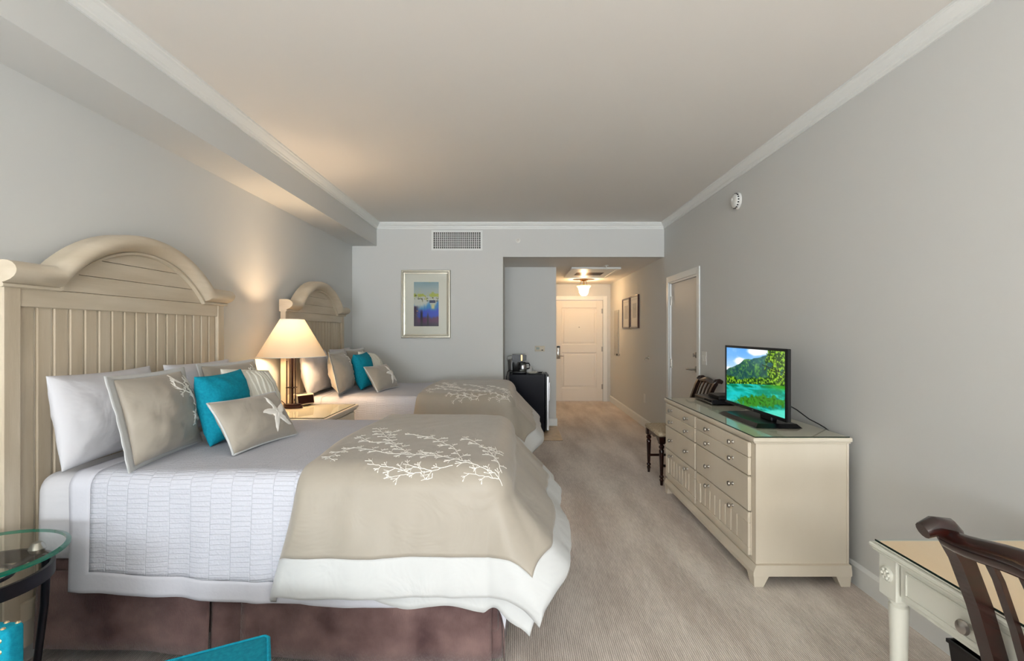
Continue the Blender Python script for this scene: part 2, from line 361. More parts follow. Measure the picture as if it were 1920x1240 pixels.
obj('lever', MB().tube([(D1a+.06,dy-.02,.935),(D1a+.06,dy-.06,.935),(D1a+.075,dy-.07,.935),(D1a+.16,dy-.07,.932)], .010, 10), M['chrome'], lk, smooth=True)
obj('peephole', MB().lathe([(.012,0),(.012,-.006),(.006,-.007)], ((D1a+D1b)/2,dy+.004,1.52), axis='y', n=14), M['chrome'], d1)
struct('trim_4', MB().box(D1b,D1b+.085,YE-.016,YE,0,D1z+.085,.004,1).box(D1a-.085,D1a,YE-.016,YE,0,D1z+.085,.004,1).box(D1a,D1b,YE-.016,YE,D1z,D1z+.085,.004,1), M['trim'], 'white casing around the entry door', cat='casing')
# connecting door on the right wall ---------------------------------------------
d2 = struct('door_2', MB().box(XR+.022, XR+.066, D2a+.022, D2b-.022, .008, D2z-.022, .002, 1), M['doorp2'], 'plain grey connecting door beyond the dresser')
for z in (.22, .98, 1.76):
    obj('hinge', MB().lathe([(.009,0),(.009,.11)], (XR+.015, D2b-.022, z), n=10).box(XR+.019,XR+.023,D2b-.06,D2b-.02,z,z+.11), M['chrome'], d2)
obj('deadbolt', MB().lathe([(.032,0),(.032,-.008),(.02,-.016),(.008,-.018),(.008,-.03)], (XR+.022, D2a+.095, 1.175), axis='x', n=20).box(XR-.015,XR-.003,D2a+.089,D2a+.101,1.155,1.195), M['chrome'], d2, smooth=True)
hd = obj('rose', MB().lathe([(.034,0),(.034,-.008),(.012,-.012),(.010,-.03)], (XR+.022, D2a+.095, 1.02), axis='x', n=20), M['chrome'], d2, smooth=True)
obj('lever', MB().tube([(XR,D2a+.095,1.02),(XR-.04,D2a+.095,1.02),(XR-.047,D2a+.11,1.02),(XR-.047,D2a+.20,1.018),(XR-.04,D2a+.215,1.014)], .010, 10), M['chrome'], hd, smooth=True)
struct('trim_5', MB().box(XR-.014,XR,D2a-.075,D2a,0,D2z+.075,.004,1).box(XR-.014,XR,D2b,D2b+.075,0,D2z+.075,.004,1).box(XR-.014,XR,D2a,D2b,D2z,D2z+.075,.004,1)
       .box(XR,XR+.09,D2a,D2a+.02,0,D2z).box(XR,XR+.09,D2b-.02,D2b,0,D2z).box(XR,XR+.09,D2a+.02,D2b-.02,D2z-.02,D2z), M['trim'], 'white casing around the connecting door', cat='casing')

# ------------------------------------------------------------------ wall and ceiling fittings
vx0, vx1, vz0, vz1 = -1.08, -.467, 2.512, 2.722
v = thing('air_vent', 'rectangular white air vent grille high on the far wall', 'vent', ((vx0+vx1)/2, YB, vz0))
o = v.location
obj('frame', MB(o).box(vx0-.025,vx1+.025,YB-.012,YB,vz0-.025,vz0).box(vx0-.025,vx1+.025,YB-.012,YB,vz1,vz1+.025).box(vx0-.025,vx0,YB-.012,YB,vz0,vz1).box(vx1,vx1+.025,YB-.012,YB,vz0,vz1), M['trim'], v)
obj('duct_shade', MB(o).box(vx0,vx1,YB-.003,YB-.0005,vz0,vz1), M['darkslot'], v)  # thin dark sheet painted as the shade behind the grille
mb = MB(o)
for i in range(1, 24): x = vx0+(vx1-vx0)*i/24; mb.box(x-.004,x+.004,YB-.010,YB-.004,vz0,vz1)
for i in range(1, 9): z = vz0+(vz1-vz0)*i/9; mb.box(vx0,vx1,YB-.011,YB-.005,z-.003,z+.003)
tag(obj('louvre_grid', mb, M['trim'], v), kind='stuff')
s = thing('wall_sprinkler', 'small round sprinkler cap on the far wall beside the vent', 'sprinkler', (.02, YB, 2.615))
obj('escutcheon', MB().lathe([(.03,0),(.03,-.006),(.012,-.01)], axis='y', n=20), M['white'], s, smooth=True)
obj('head', MB().lathe([(.01,-.01),(.008,-.04),(.018,-.045),(.018,-.05)], axis='y', n=14), M['chrome'], s, smooth=True)
# hall ceiling cassette
p = thing('ceiling_access_panel', 'square white return air panel in the hall ceiling', 'vent', (1.205, 7.83, ZH))
obj('frame', MB().box(-.375,.375,-.59,-.54,-.03,0,.004,1).box(-.375,.375,.54,.59,-.03,0,.004,1).box(-.375,-.325,-.54,.54,-.03,0,.004,1).box(.325,.375,-.54,.54,-.03,0,.004,1), M['trim'], p)
obj('cover', MB().box(-.325,.325,-.54,-.1,-.022,0).box(-.325,.325,.33,.54,-.022,0).box(-.325,-.235,-.1,.33,-.022,0).box(.215,.325,-.1,.33,-.022,0), M['trim'], p)
obj('opening', MB().box(-.235,.215,-.1,.33,-.006,0), M['darkslot'], p)  # thin dark plate, its colour stands for shade above the louvres
for i in range(8): obj('louvre', MB().box(-.235,.215,-.085+i*.052,-.068+i*.052,-.02,-.008), M['bronze'], p)
s = thing('ceiling_sprinkler', 'small white sprinkler head hanging from the hall ceiling', 'sprinkler', (1.32, 7.05, ZH))
obj('escutcheon', MB().lathe([(.035,0),(.033,-.008),(.012,-.012)], n=20), M['white'], s, smooth=True)
obj('head', MB().lathe([(.009,-.01),(.008,-.05),(.02,-.055),(.02,-.06)], n=14), M['white'], s, smooth=True)
# hall ceiling lamp
p = thing('ceiling_lamp', 'semi-flush hall lamp with opal bell shade, lit', 'ceiling lamp', (1.255, 8.95, ZH))
obj('canopy', MB().lathe([(.075,0),(.075,-.012),(.05,-.028),(.015,-.034)], n=24), M['brass'], p, smooth=True)
for k in range(3):
    t = k*2.094+.5; obj('rod', MB().tube([(.05*math.cos(t),.05*math.sin(t),-.02),(.09*math.cos(t),.09*math.sin(t),-.125)], .005, 6), M['brass'], p)
obj('stem', MB().lathe([(.012,-.03),(.012,-.12)], n=12), M['brass'], p)
obj('fitter_plate', MB().lathe([(.012,-.112),(.118,-.116),(.118,-.120),(.012,-.122)], n=28), M['brass'], p, smooth=True)
PR = [(.135,-.12),(.128,-.135),(.105,-.16),(.09,-.20),(.08,-.25),(.06,-.285),(.03,-.305),(.004,-.31)]
obj('glass_shade', MB().lathe(PR, n=32, closed=False), M['opal'], p, smooth=True)
obj('bulb', MB().lathe([(.004,-.124),(.018,-.138),(.022,-.158),(.016,-.176),(.004,-.183)], n=16), mat('hall_bulb', (255,220,170), emit=(255,206,150), emit_s=14), p, smooth=True)
d = bpy.data.lights.new('hall_bulb_light', 'POINT'); d.energy = HALL_W; d.color = (1,.78,.54); d.shadow_soft_size = .035
l = bpy.data.objects.new('hall_bulb_light', d); col.objects.link(l); l.location = (1.255, 8.95, ZH-.235)
# smoke alarm
u = XR/(1384-968.3); sa = thing('smoke_alarm', 'round white smoke alarm high on the dresser wall', 'smoke alarm', (XR, F*u, HC+(622-377)*u))
obj('base', MB().lathe([(.07,0),(.07,-.012),(.066,-.016)], axis='x', n=32), M['white'], sa, smooth=True)
obj('dome', MB().lathe([(.062,-.016),(.060,-.034),(.045,-.044),(.02,-.047)], axis='x', n=32), M['white'], sa, smooth=True)
for k in range(16):
    t = k*math.pi/8; obj('slot', MB().box(-.031,-.020,.0605*math.cos(t)-.006,.0605*math.cos(t)+.006,.0605*math.sin(t)-.005,.0605*math.sin(t)+.005), M['blackmatte'], sa)
obj('test_button', MB().lathe([(.014,-.046),(.013,-.050)], (0,.02,.015), axis='x', n=16), M['trim'], sa)

def plate(name, y, z, hw, hh, label, cat, kind):
    t = thing(name, label, cat, (XR, y, z))
    obj('cover_plate', MB().box(-.007,0,-hw,hw,-hh,hh,.002,1), M['white'], t)
    if kind == 'switch2':
        for s in (-.025,.025):
            obj('rocker', MB().box(-.012,-.006,s-.014,s+.014,-.03,.03,.002,1), M['white'], t)
    else:
        for s in (-.024,.024): obj('receptacle', MB().box(-.010,-.006,-.016,.016,s-.014,s+.014,.003,1), M['white'], t)
    return t
u = XR/(1321-968.3); plate('light_switch', F*u, HC-(672-622)*u, .058, .068, 'white double light switch beside the connecting door', 'switch', 'switch2')
u = XR/(1209-968.3); plate('wall_outlet', F*u, HC-(747-622)*u, .04, .065, 'white outlet low on the hall wall', 'outlet', 'outlet')
u = XR/(1216-968.3); t = thing('wall_hook', 'small nickel hook on the hall wall above the outlet', 'hook', (XR, F*u, HC-(671-622)*u))
obj('rose', MB().lathe([(.028,0),(.026,-.008),(.01,-.012)], axis='x', n=18), M['chrome'], t, smooth=True)
obj('hook_arm', MB().tube([(-.01,0,0),(-.04,0,-.005),(-.05,0,-.02),(-.05,0,-.035)], .007, 8), M['chrome'], t, smooth=True)
# electrical panel
ya, yb = F*XR/(1161-968.3), F*XR/(1152.5-968.3)
za = HC-(667-622)*XR/(1157-968.3); zb = HC+(622-582)*XR/(1157-968.3)
t = thing('electrical_panel', 'narrow grey electrical panel on the hall wall by the entry', 'panel', (XR,(ya+yb)/2,za))
gm = mat('panel_grey_paint', (178,178,172), .45)
obj('frame', MB().box(-.012,0,(ya-yb)/2,(yb-ya)/2,0,zb-za,.003,1), gm, t)
dr = obj('door', MB().box(-.020,-.012,(ya-yb)/2+.04,(yb-ya)/2-.04,.04,zb-za-.04,.003,1), gm, t)
obj('latch', MB().box(-.028,-.020,(ya-yb)/2+.06,(ya-yb)/2+.10,(zb-za)*.42,(zb-za)*.52,.004,1), M['chrome'], dr)
t = thing('door_stop', 'small nickel bumper on the wall below the electrical panel', 'door stop', (XR, ya-.05, za+.03))
obj('stem', MB().lathe([(.02,0),(.02,-.006),(.009,-.01),(.009,-.045)], axis='x', n=14), M['chrome'], t, smooth=True)
obj('bumper', MB().lathe([(.016,-.045),(.018,-.055),(.012,-.062)], axis='x', n=14), M['blackmatte'], t, smooth=True)
# thermostat on the niche wall
u = YN/F; t = thing('thermostat', 'white thermostat on the niche wall above the refrigerator', 'thermostat', ((1012-968.3)*u, YN, HC-(654-622)*u))
obj('housing', MB().box(-.075,.075,-.025,0,-.042,.042,.008,2), M['clock'], t, smooth=True)
obj('display', MB().box(-.055,-.005,-.027,-.022,-.012,.022), mat('lcd_green', (120,130,112), .3), t)
obj('button', MB().box(.025,.05,-.029,-.022,-.028,-.014,.002,1), M['blackmatte'], t)

# ------------------------------------------------------------------ painted pictures (colour per vertex, built in numpy)
rng = np.random.default_rng(4)
def vnoise(nx, ny, fx, fy, oct=4, seed=0):
    r = np.random.default_rng(seed); out = np.zeros((ny, nx)); amp = 1; tot = 0
    for k in range(oct):
        gx, gy = int(fx*2**k)+2, int(fy*2**k)+2; g = r.random((gy, gx))
        X = np.linspace(0, gx-1.001, nx); Y = np.linspace(0, gy-1.001, ny); xi = X.astype(int); yi = Y.astype(int); xf = X-xi; yf = Y-yi
        xf = xf*xf*(3-2*xf); yf = yf*yf*(3-2*yf)
        a = g[np.ix_(yi,xi)]*(1-xf)+g[np.ix_(yi,xi+1)]*xf; b = g[np.ix_(yi+1,xi)]*(1-xf)+g[np.ix_(yi+1,xi+1)]*xf
        out += amp*(a*(1-yf[:,None])+b*yf[:,None]); tot += amp; amp *= .55
    return out/tot
def picture(name, img, P00, P10, P01, m, parent, org=(0,0,0)):
    """img[row from top, col] sRGB 0-255 on the quad P00 (top left), P10 (top right), P01 (bottom left)"""
    ny, nx, _ = img.shape; P00, P10, P01 = map(np.array, (P00, P10, P01))
    a = np.linspace(0,1,nx); b = np.linspace(0,1,ny)
    V = P00 + a[None,:,None]*(P10-P00) + b[:,None,None]*(P01-P00) - np.array(org)
    me = bpy.data.meshes.new(name)
    I = np.arange(nx*ny).reshape(ny,nx)
    Fc = np.stack([I[:-1,:-1], I[1:,:-1], I[1:,1:], I[:-1,1:]], -1).reshape(-1,4)
    me.from_pydata(V.reshape(-1,3).tolist(), [], Fc.tolist())
    ca = me.color_attributes.new('Col', 'FLOAT_COLOR', 'POINT')
    c = np.clip(img/255.,0,1); c = np.where(c <= .04045, c/12.92, ((c+.055)/1.055)**2.4)
    ca.data.foreach_set('color', np.concatenate([c, np.ones((ny,nx,1))], -1).astype(np.float32).ravel())
    me.materials.append(m); o = bpy.data.objects.new(name, me); col.objects.link(o); o.parent = parent; return o
def mixc(a, b, t): return a*(1-t[...,None]) + np.array(b, float)*t[...,None]
def sstep(a, b, x): t = np.clip((x-a)/(b-a),0,1); return t*t*(3-2*t)

def landscape(nx=250, ny=150):
    X, Y = np.meshgrid(np.linspace(0,1,nx), np.linspace(0,1,ny)); Y = ((75+30*X)+(710+195*X)*Y-75)/935/.80
    im = np.zeros((ny,nx,3)) + np.array([96,168,240.])
    im = mixc(im, (190,220,250), sstep(0,.45,Y))
    cl = vnoise(nx,ny,5,5,5,1)
    def blob(cx, cy, rx, ry): return np.exp(-(((X-cx)/rx)**2+((Y-cy)/ry)**2))
    c = sstep(.3,.62, cl*.5+.75*np.clip(blob(.27,.25,.10,.07)+blob(.58,.06,.16,.06)+blob(.03,.40,.08,.05),0,1))
    im = mixc(im, (250,252,255), c)
    n1 = vnoise(nx,1,7,1,5,2)[0]; n2 = vnoise(nx,ny,26,18,4,3); n3 = vnoise(nx,ny,60,40,3,5)
    xs = np.linspace(0,1,nx)
    ridge = np.interp(xs, [0,.05,.12,.24,.36,.48,.6,.7,.8,1], [.41,.385,.37,.30,.215,.20,.165,.13,.10,.08]) + (n1-.5)*.05
    mt = sstep(-.006,.006, Y-ridge[None,:])*1.0
    mc = mixc(np.zeros((ny,nx,3))+np.array([38,84,74.]), (70,128,66), sstep(.4,.7,n2))
    mc = mixc(mc, (128,176,78), sstep(.45,.75,n2)*blob(.46,.28,.18,.14)); mc = mixc(mc, (24,66,72), sstep(.55,.35,n3)*.8)
    mc = mixc(mc, (92,140,150), .35*blob(.62,.22,.2,.12)); im = im*(1-mt[...,None])+mc*mt[...,None]
    sh = np.interp(xs, [0,.1,.22,.3,.45,.6,.8,1], [.50,.52,.56,.58,.555,.54,.50,.46]) + (vnoise(nx,1,18,1,4,6)[0]-.5)*.06
    tr = sstep(-.01,.01, Y-sh[None,:])*(Y < .662)
    tc_ = mixc(np.zeros((ny,nx,3))+np.array([22,62,20.]), (138,186,38), sstep(.42,.68,n3)); im = im*(1-tr[...,None])+tc_*tr[...,None]
    L = (Y >= .662).astype(float)
    lk = mixc(np.zeros((ny,nx,3))+np.array([6,140,112.]), (8,104,60), sstep(.66,.70,Y)*sstep(.78,.70,Y)*.8)
    lk = mixc(lk, (40,196,186), sstep(.45,.7, vnoise(nx,ny,6,22,4,7))*.9)
    lk = mixc(lk, (60,148,20), sstep(.55,1,X)*sstep(.80,.68,Y)); lk = mixc(lk, (30,200,205), np.clip(blob(.20,.83,.22,.045)+.8*blob(.05,.92,.14,.06)+.7*blob(.5,.74,.3,.02),0,1))
    lk = mixc(lk, (60,138,36), np.clip(sstep(.35,.5,n2+.9*blob(.62,.97,.40,.11)-.45),0,1)); lk = mixc(lk, (28,70,18), sstep(.5,.7,n3)*blob(.62,.97,.40,.12)*.9)
    lk = mixc(lk, (80,214,190), sstep(1.10,1.15,Y+.22*(X-.8)+.06*(n2-.5)))
    im = im*(1-L[...,None])+lk*L[...,None]
    fo = sstep(.50,.54, vnoise(nx,ny,16,11,4,9)*.55 + .42*blob(.95,.16,.30,.40) + .18*blob(.82,.5,.2,.12)) * (Y < .64)
    fc = mixc(np.zeros((ny,nx,3))+np.array([30,64,14.]), (150,196,44), sstep(.4,.66,n3)); im = im*(1-fo[...,None])+fc*fo[...,None]
    for (x0,y0,x1,y1,wd_) in ((1,.44,.66,.30,.006),(1,.52,.75,.36,.005),(.9,.42,.86,.16,.004)):
        t = np.clip(((X-x0)*(x1-x0)+(Y-y0)*(y1-y0))/((x1-x0)**2+(y1-y0)**2),0,1)
        dd = np.hypot(X-x0-t*(x1-x0), Y-y0-t*(y1-y0)); im = mixc(im, (34,28,16), sstep(wd_*1.6,wd_*.6,dd))
    return im
def abstract(nx=90, ny=160):
    X, Y = np.meshgrid(np.linspace(0,1,nx), np.linspace(0,1,ny)); n = vnoise(nx,ny,7,12,4,11); nv = vnoise(nx,ny,9,1.2,3,12); nf = vnoise(nx,ny,22,34,2,13)
    im = np.zeros((ny,nx,3))+np.array([140,168,178.]); im = mixc(im, (172,184,182), sstep(0,.22,Y))
    im = mixc(im, (204,206,196), sstep(.24,.40,Y+.1*(n-.5))); im = mixc(im, (170,180,70), sstep(.5,.72,n+.5*np.exp(-((Y-.30)/.05)**2)-.2))
    im = mixc(im, (206,204,110), sstep(.55,.75,nf)*np.exp(-((Y-.33)/.08)**2)); im = mixc(im, (60,60,40), sstep(.66,.74,nf)*np.exp(-((Y-.38)/.05)**2))
    im = mixc(im, (40,130,200), sstep(.46,.60,Y+.22*(nv-.5)+.06*(X-.5))); im = mixc(im, (20,70,200), sstep(.58,.68,Y+.12*(nv-.5)))
    im = mixc(im, (86,30,86), sstep(.76,.84,Y+.10*(nv-.5))); im = mixc(im, (44,26,60), sstep(.86,1.0,Y))
    im = mixc(im, (60,40,70), sstep(.52,.58,Y)*np.exp(-((X-.05)/.12)**2)); im = mixc(im, (170,120,60), sstep(.6,.72,nf)*np.exp(-((X-.14)/.14)**2-((Y-.66)/.10)**2))
    im = mixc(im, (8,6,40), np.exp(-((X-.31)/.045)**4)*sstep(.6,.72,Y)); im = mixc(im, (14,6,30), np.exp(-((X-.565)/.03)**4)*sstep(.66,.8,Y))
    im = mixc(im, (28,44,84), ((abs(X-.75) < .125)&(abs(Y-.445) < .032)).astype(float)); im = mixc(im, (216,206,150), np.exp(-((X-.77)/.07)**4-((Y-.555)/.06)**4))
    for cx, cy in ((.08,.305),(.32,.385),(.2,.38),(.55,.425),(.93,.43)): im = mixc(im, (40,40,24), np.exp(-((X-cx)/.035)**2-((Y-cy)/.012)**2))
    return im
def etching(nx=40, ny=80):
    X, Y = np.meshgrid(np.linspace(0,1,nx), np.linspace(0,1,ny)); n = vnoise(nx,ny,8,16,3,21)
    im = np.zeros((ny,nx,3))+np.array([226,222,214.])
    im = mixc(im, (150,148,148), ((abs(X-.5) < .26)&(abs(Y-.46) < .24)).astype(float)*(.4+.6*n)); im = mixc(im, (170,166,160), ((abs(X-.5) < .36)&(abs(Y-.10) < .012)).astype(float)*.7)
    return im
M['screen'] = color_attr_mat('lit_screen_picture', .15, emit=.95)
M['print'] = color_attr_mat('printed_picture', .6)

# framed abstract on the far wall
fx0, fx1, fz0, fz1 = -1.496, -.857, 1.347, 2.229
fr = thing('framed_picture', 'silver framed abstract of blue water on the far wall', 'picture', ((fx0+fx1)/2, YB, fz0)); o = fr.location
M['silver'] = mat('champagne_silver_frame', (176,172,158), .35, metal=.6); M['matb'] = mat('cream_mat_board', (226,224,212), .85)
def mitre_frame(parent, org, x0, x1, z0, z1, wd_, y_back, y_front, m, name='frame_bar'):
    W_ = wd_; prof = [(0,y_back),(0,y_front+.006),(.006,y_front),(W_*.45,y_front),(W_*.6,y_front+.010),(W_,y_front+.013),(W_,y_back)]
    cs = [(x0,z0,1,1),(x1,z0,-1,1),(x1,z1,-1,-1),(x0,z1,1,-1)]
    for k in range(4):
        a, b = cs[k], cs[(k+1)%4]; mb = MB(org)
        A = [(a[0]+a[2]*d, y, a[1]+a[3]*d) for d, y in prof]; B = [(b[0]+b[2]*d, y, b[1]+b[3]*d) for d, y in prof]; n = len(prof)
        mb.add(A+B, [(i,(i+1)%n,n+(i+1)%n,n+i) for i in range(n)]+[tuple(range(n)), tuple(range(n,2*n))]); obj(name, mb, m, parent)
mitre_frame(fr, o, fx0, fx1, fz0, fz1, .05, YB, YB-.034, M['silver'])
obj('mat_board', MB(o).box(fx0+.045,fx1-.045,YB-.012,YB-.002,fz0+.045,fz1-.045), M['matb'], fr)
uB = (YB-.0135)/F
picture('art_print', abstract(), ((776-968.3)*uB, YB-.0135, HC+(622-529)*uB), ((822.5-968.3)*uB, YB-.0135, HC+(622-529)*uB), ((776-968.3)*uB, YB-.0135, HC+(622-612)*uB), M['print'], fr, o)
obj('glass', MB(o).box(fx0+.04,fx1-.04,YB-.0185,YB-.0165,fz0+.04,fz1-.04), M['pane'], fr)
# two dark framed etchings in the hall
M['mahog'] = mat('mahogany_frame', (58,22,16), .3, coat=.3)
for i, (xa, xb, yt, ybm, lab) in enumerate(((1169,1182.5,560,616,'dark framed etching in the hall, nearer the entry door'), (1183.5,1199,554,615.5,'dark framed etching in the hall, farther from the entry door'))):
    ua, ub = XR/(xa-968.3), XR/(xb-968.3); um = (ua+ub)/2
    y1, y0 = F*ua, F*ub; z1 = HC+(622-yt)*um; z0 = HC+(622-ybm)*um
    t = thing('etching_frame', lab, 'picture', (XR,(y0+y1)/2,z0), group='framed etchings in the hall'); hw = (y1-y0)/2-.004; H = z1-z0
    for (a,b,c,dd) in ((-hw,hw,0,.022),(-hw,hw,H-.022,H),(-hw,-hw+.022,.022,H-.022),(hw-.022,hw,.022,H-.022)):
        obj('frame_bar', MB().box(-.028,0,a,b,c,dd,.003,1), M['mahog'], t)
    picture('etching', etching(), (-.012,hw-.02,H-.02), (-.012,-hw+.02,H-.02), (-.012,hw-.02,.02), M['print'], t)
    obj('glass', MB().box(-.017,-.015,-hw+.02,hw-.02,.02,H-.02), M['pane'], t)

# ------------------------------------------------------------------ beds
XB = -2.04                                   # front plane of the headboards
YC = (2.63, 4.965)                           # bed centre lines
BT = .832                                    # mattress top
def make_bed(yc, label):
    b = thing('bed', label, 'bed', (XB, yc, 0), group='pair of beds')
    HW = .722
    hbp = obj('headboard', MB().prism([(-HW+.02,.10),(HW-.02,.10),(HW-.02,1.62),(.49,1.62)]+[(.66*math.sin(t), 1.208+.66*math.cos(t)) for t in np.linspace(.86,-.86,25)]+[(-.49,1.62),(-HW+.02,1.62)], 'x', -.046, -.026), M['hbg'], b)
    for s in (-1, 1):
        y0, y1 = sorted((s*HW, s*(HW-.070)))
        obj('post', MB().box(-.048, .0, y0, y1, 0, 1.612, .004, 1), M['hb'], hbp)
    n = 17; y0 = -HW+.070; wd_ = 2*(HW-.070)/n
    for i in range(n):
        a = y0+i*wd_+.005; c = y0+(i+1)*wd_-.005
        obj('plank', MB().prism([(-.0262,a),(-.021,a),(-.017,a+.005),(-.017,c-.005),(-.021,c),(-.0262,c)], 'z', .30, 1.533), M['hb'], hbp)
    obj('rail', MB().box(-.026, -.004, y0, -y0, 1.533, 1.612, .003, 1), M['hbh'], hbp)
    obj('rail', MB().box(-.026, -.004, y0, -y0, .22, .30, .003, 1), M['hbh'], hbp)
    for za, zb in ((1.614,1.694),(1.697,1.777),(1.780,1.862)):
        def hw(z): return math.sqrt(max(0, .655**2-(z-1.208)**2))
        zt = np.linspace(za, min(zb, 1.208+.6545), 8)
        pts = [(-hw(z), z) for z in zt][::-1]+[(hw(z), z) for z in zt]
        obj('arch_board', MB().prism(pts, 'x', -.026, -.006), M['hbh'], hbp)
    # cap moulding: pairs of inner/outer points along flat - arch - flat
    ti = math.acos((1.608-1.208)/.632); to = math.acos((1.716-1.208)/.737)
    pairs = [((-.737,1.608),(-.737,1.716)), ((-.65,1.608),(-.65,1.716))]
    for k in range(33):
        f = 1-2*k/32; pairs.append(((-.632*math.sin(ti*f), 1.208+.632*math.cos(ti*f)), (-.737*math.sin(to*f), 1.208+.737*math.cos(to*f))))
    pairs += [((.65,1.608),(.65,1.716)), ((.737,1.608),(.737,1.716))]
    prof = [(-.05,0),(.008,0),(.016,.03),(.016,.13),(.010,.17),(.024,.21),(.042,.28),(.058,.39),(.067,.52),(.069,.65),(.063,.79),(.050,.91),(.030,.985),(.012,1),(-.05,1)]
    P = [[(x, i[0]+(o_[0]-i[0])*t, i[1]+(o_[1]-i[1])*t) for x, t in prof] for i, o_ in pairs]
    mb = MB(); n = len(prof); m = len(P)
    mb.add([p for r in P for p in r], [(i*n+j, (i+1)*n+j, (i+1)*n+(j+1)%n, i*n+(j+1)%n) for i in range(m-1) for j in range(n)]+[tuple(range(n)), tuple((m-1)*n+j for j in range(n))])
    obj('cap_moulding', mb, M['hbh'], hbp, smooth=True, sharp=32)
    # box spring, mattress with fitted sheet
    obj('box_spring', MB().box(.005, 1.965, -.585, .585, .14, .46, .02, 2), M['skirt'], b)
    mb = MB().box(.004, 1.985, -.628, .628, .46, BT, .075, 5)
    mb.v = [(x+.006*fbm(x*5,y*5,z*14), y+.010*fbm(y*5,x*5,z*16+3), z+.004*fbm(x*6,y*6,5)) for x, y, z in mb.v]
    obj('mattress', mb, M['sheet'], b, smooth=True, sharp=0)
    # bed skirt: hanging panels with a pleat on each long side, split corners at the foot
    def panel(p0, p1, seed, n=44, inset=0.0):
        p0 = Vector(p0); p1 = Vector(p1); t = (p1-p0); nn = Vector((t.y,-t.x)).normalized(); P = []
        for i in range(n):
            f = i/(n-1); row = []
            for k in range(7):
                g = k/6; wv = .010*math.sin(f*t.length*9+seed)+.009*fbm(f*t.length*5+seed, seed, g*.4)
                off = -inset + wv*(1-.5*g) + .014*(1-g)
                q = p0+t*f+nn*off; zb_ = .098-.036*q.x; row.append((q.x, q.y, zb_+(.42-zb_)*g+.006*math.sin(f*t.length*4+seed)*(1-g)))
            P.append(row)
        o = obj('skirt_panel', MB().grid(P, n, 7), M['skirt'], b, smooth=True, sharp=0, fix=False)
        md = o.modifiers.new('thickness', 'SOLIDIFY'); md.thickness = .005
    ys = .602
    panel((.02,-ys),(.75,-ys),1.0); panel((.745,-ys),(.885,-ys),2.0,12,.022); panel((.88,-ys),(1.935,-ys),3.2)
    panel((1.93,-ys+.01),(1.985,-ys+.02),2.7,6,.03)
    panel((1.985,-ys+.01),(1.985,-.06),4.0); panel((1.985,-.065),(1.985,.065),5.0,10,.022); panel((1.985,.06),(1.985,ys-.01),6.0)
    panel((1.985,ys),(.02,ys),7.0,60)
    return b

class Drape:
    def __init__(s, xf, yw, top, R, flx, fly, amp, seed, puff=0.0, pk=5.0, nn=3.0):
        s.nn = nn
        s.xf, s.yw, s.top, s.R, s.flx, s.fly, s.amp, s.seed, s.puff, s.pk = xf, yw, top, R, flx, fly, amp, seed, puff, pk
    def S(s, p, q):
        R = s.R; xe = s.xf-R; ye = s.yw-R
        ex = max(0., p-xe); ey = max(0., abs(q)-ye); sg = 1. if q > 0 else -1.
        bx = min(p, xe); by = max(-ye, min(ye, q)); rh = math.hypot(ex, ey); r = (ex**s.nn+ey**s.nn)**(1/s.nn) if rh > 0 else 0.; L = math.pi*R/2
        z = s.top + s.puff*(1-(by/s.yw)**2)*smooth01((s.xf-bx)/.3+.15) + .006*fbm(p*3.1+s.seed, q*3.1, s.seed)
        if r < 1e-9: return Vector((bx, by, z))
        dx, dy = ex/rh, ey/rh*sg
        if r < L: out = R*math.sin(r/R); drop = R*(1-math.cos(r/R))
        else:
            t = r-L; fl = s.flx*dx*dx + s.fly*dy*dy
            out = R+fl*t; drop = R+t*math.sqrt(max(.05,1-fl*fl))
        k = smooth01((r-.4*L)/.30)
        a = (bx+dx*.35)*s.pk; c = (by+dy*.35)*s.pk
        out += s.amp*k*(fbm(a+s.seed, c, s.seed*1.7, 2)*1.6 + .35*fbm(a*2.3, c*2.3, r*2+s.seed, 2))
        z -= drop
        return Vector((bx+dx*out, by+dy*out, max(z, .035)))
    def N(s, p, q, e=.004):
        a = s.S(p+e,q)-s.S(p-e,q); b = s.S(p,q+e)-s.S(p,q-e); n = a.cross(b)
        return n.normalized() if n.length > 1e-12 else Vector((0,0,1))

def cloth(parts, fn, nu, nv, split, parent, thick=0.0, sub=False):
    """fn(i,j)->(Vector,(p,q)); split(p,q)->index into parts [(name, material)]"""
    V = []; UV = []
    for i in range(nu):
        for j in range(nv):
            v_, uv = fn(i/(nu-1), j/(nv-1)); V.append(v_); UV.append(uv)
    faces = [[] for _ in parts]
    for i in range(nu-1):
        for j in range(nv-1):
            f = (i*nv+j, (i+1)*nv+j, (i+1)*nv+j+1, i*nv+j+1)
            k = split(sum(UV[x][0] for x in f)/4, sum(UV[x][1] for x in f)/4)
            if k is not None: faces[k].append(f)
    outs = []
    for (nm, m), fs in zip(parts, faces):
        used = sorted({x for f in fs for x in f}); mp = {x:i for i, x in enumerate(used)}
        me = bpy.data.meshes.new(nm); me.from_pydata([tuple(V[x]) for x in used], [], [tuple(mp[x] for x in f) for f in fs])
        uvl = me.uv_layers.new(name='UVMap'); src = [UV[x] for x in used]
        for lp in me.loops: uvl.data[lp.index].uv = src[lp.vertex_index]
        me.materials.append(m); me.polygons.foreach_set('use_smooth', [True]*len(me.polygons))
        o = bpy.data.objects.new(nm, me); col.objects.link(o); o.parent = parent
        if thick: md = o.modifiers.new('thickness', 'SOLIDIFY'); md.thickness = thick; md.offset = -1
        outs.append(o)
    return outs

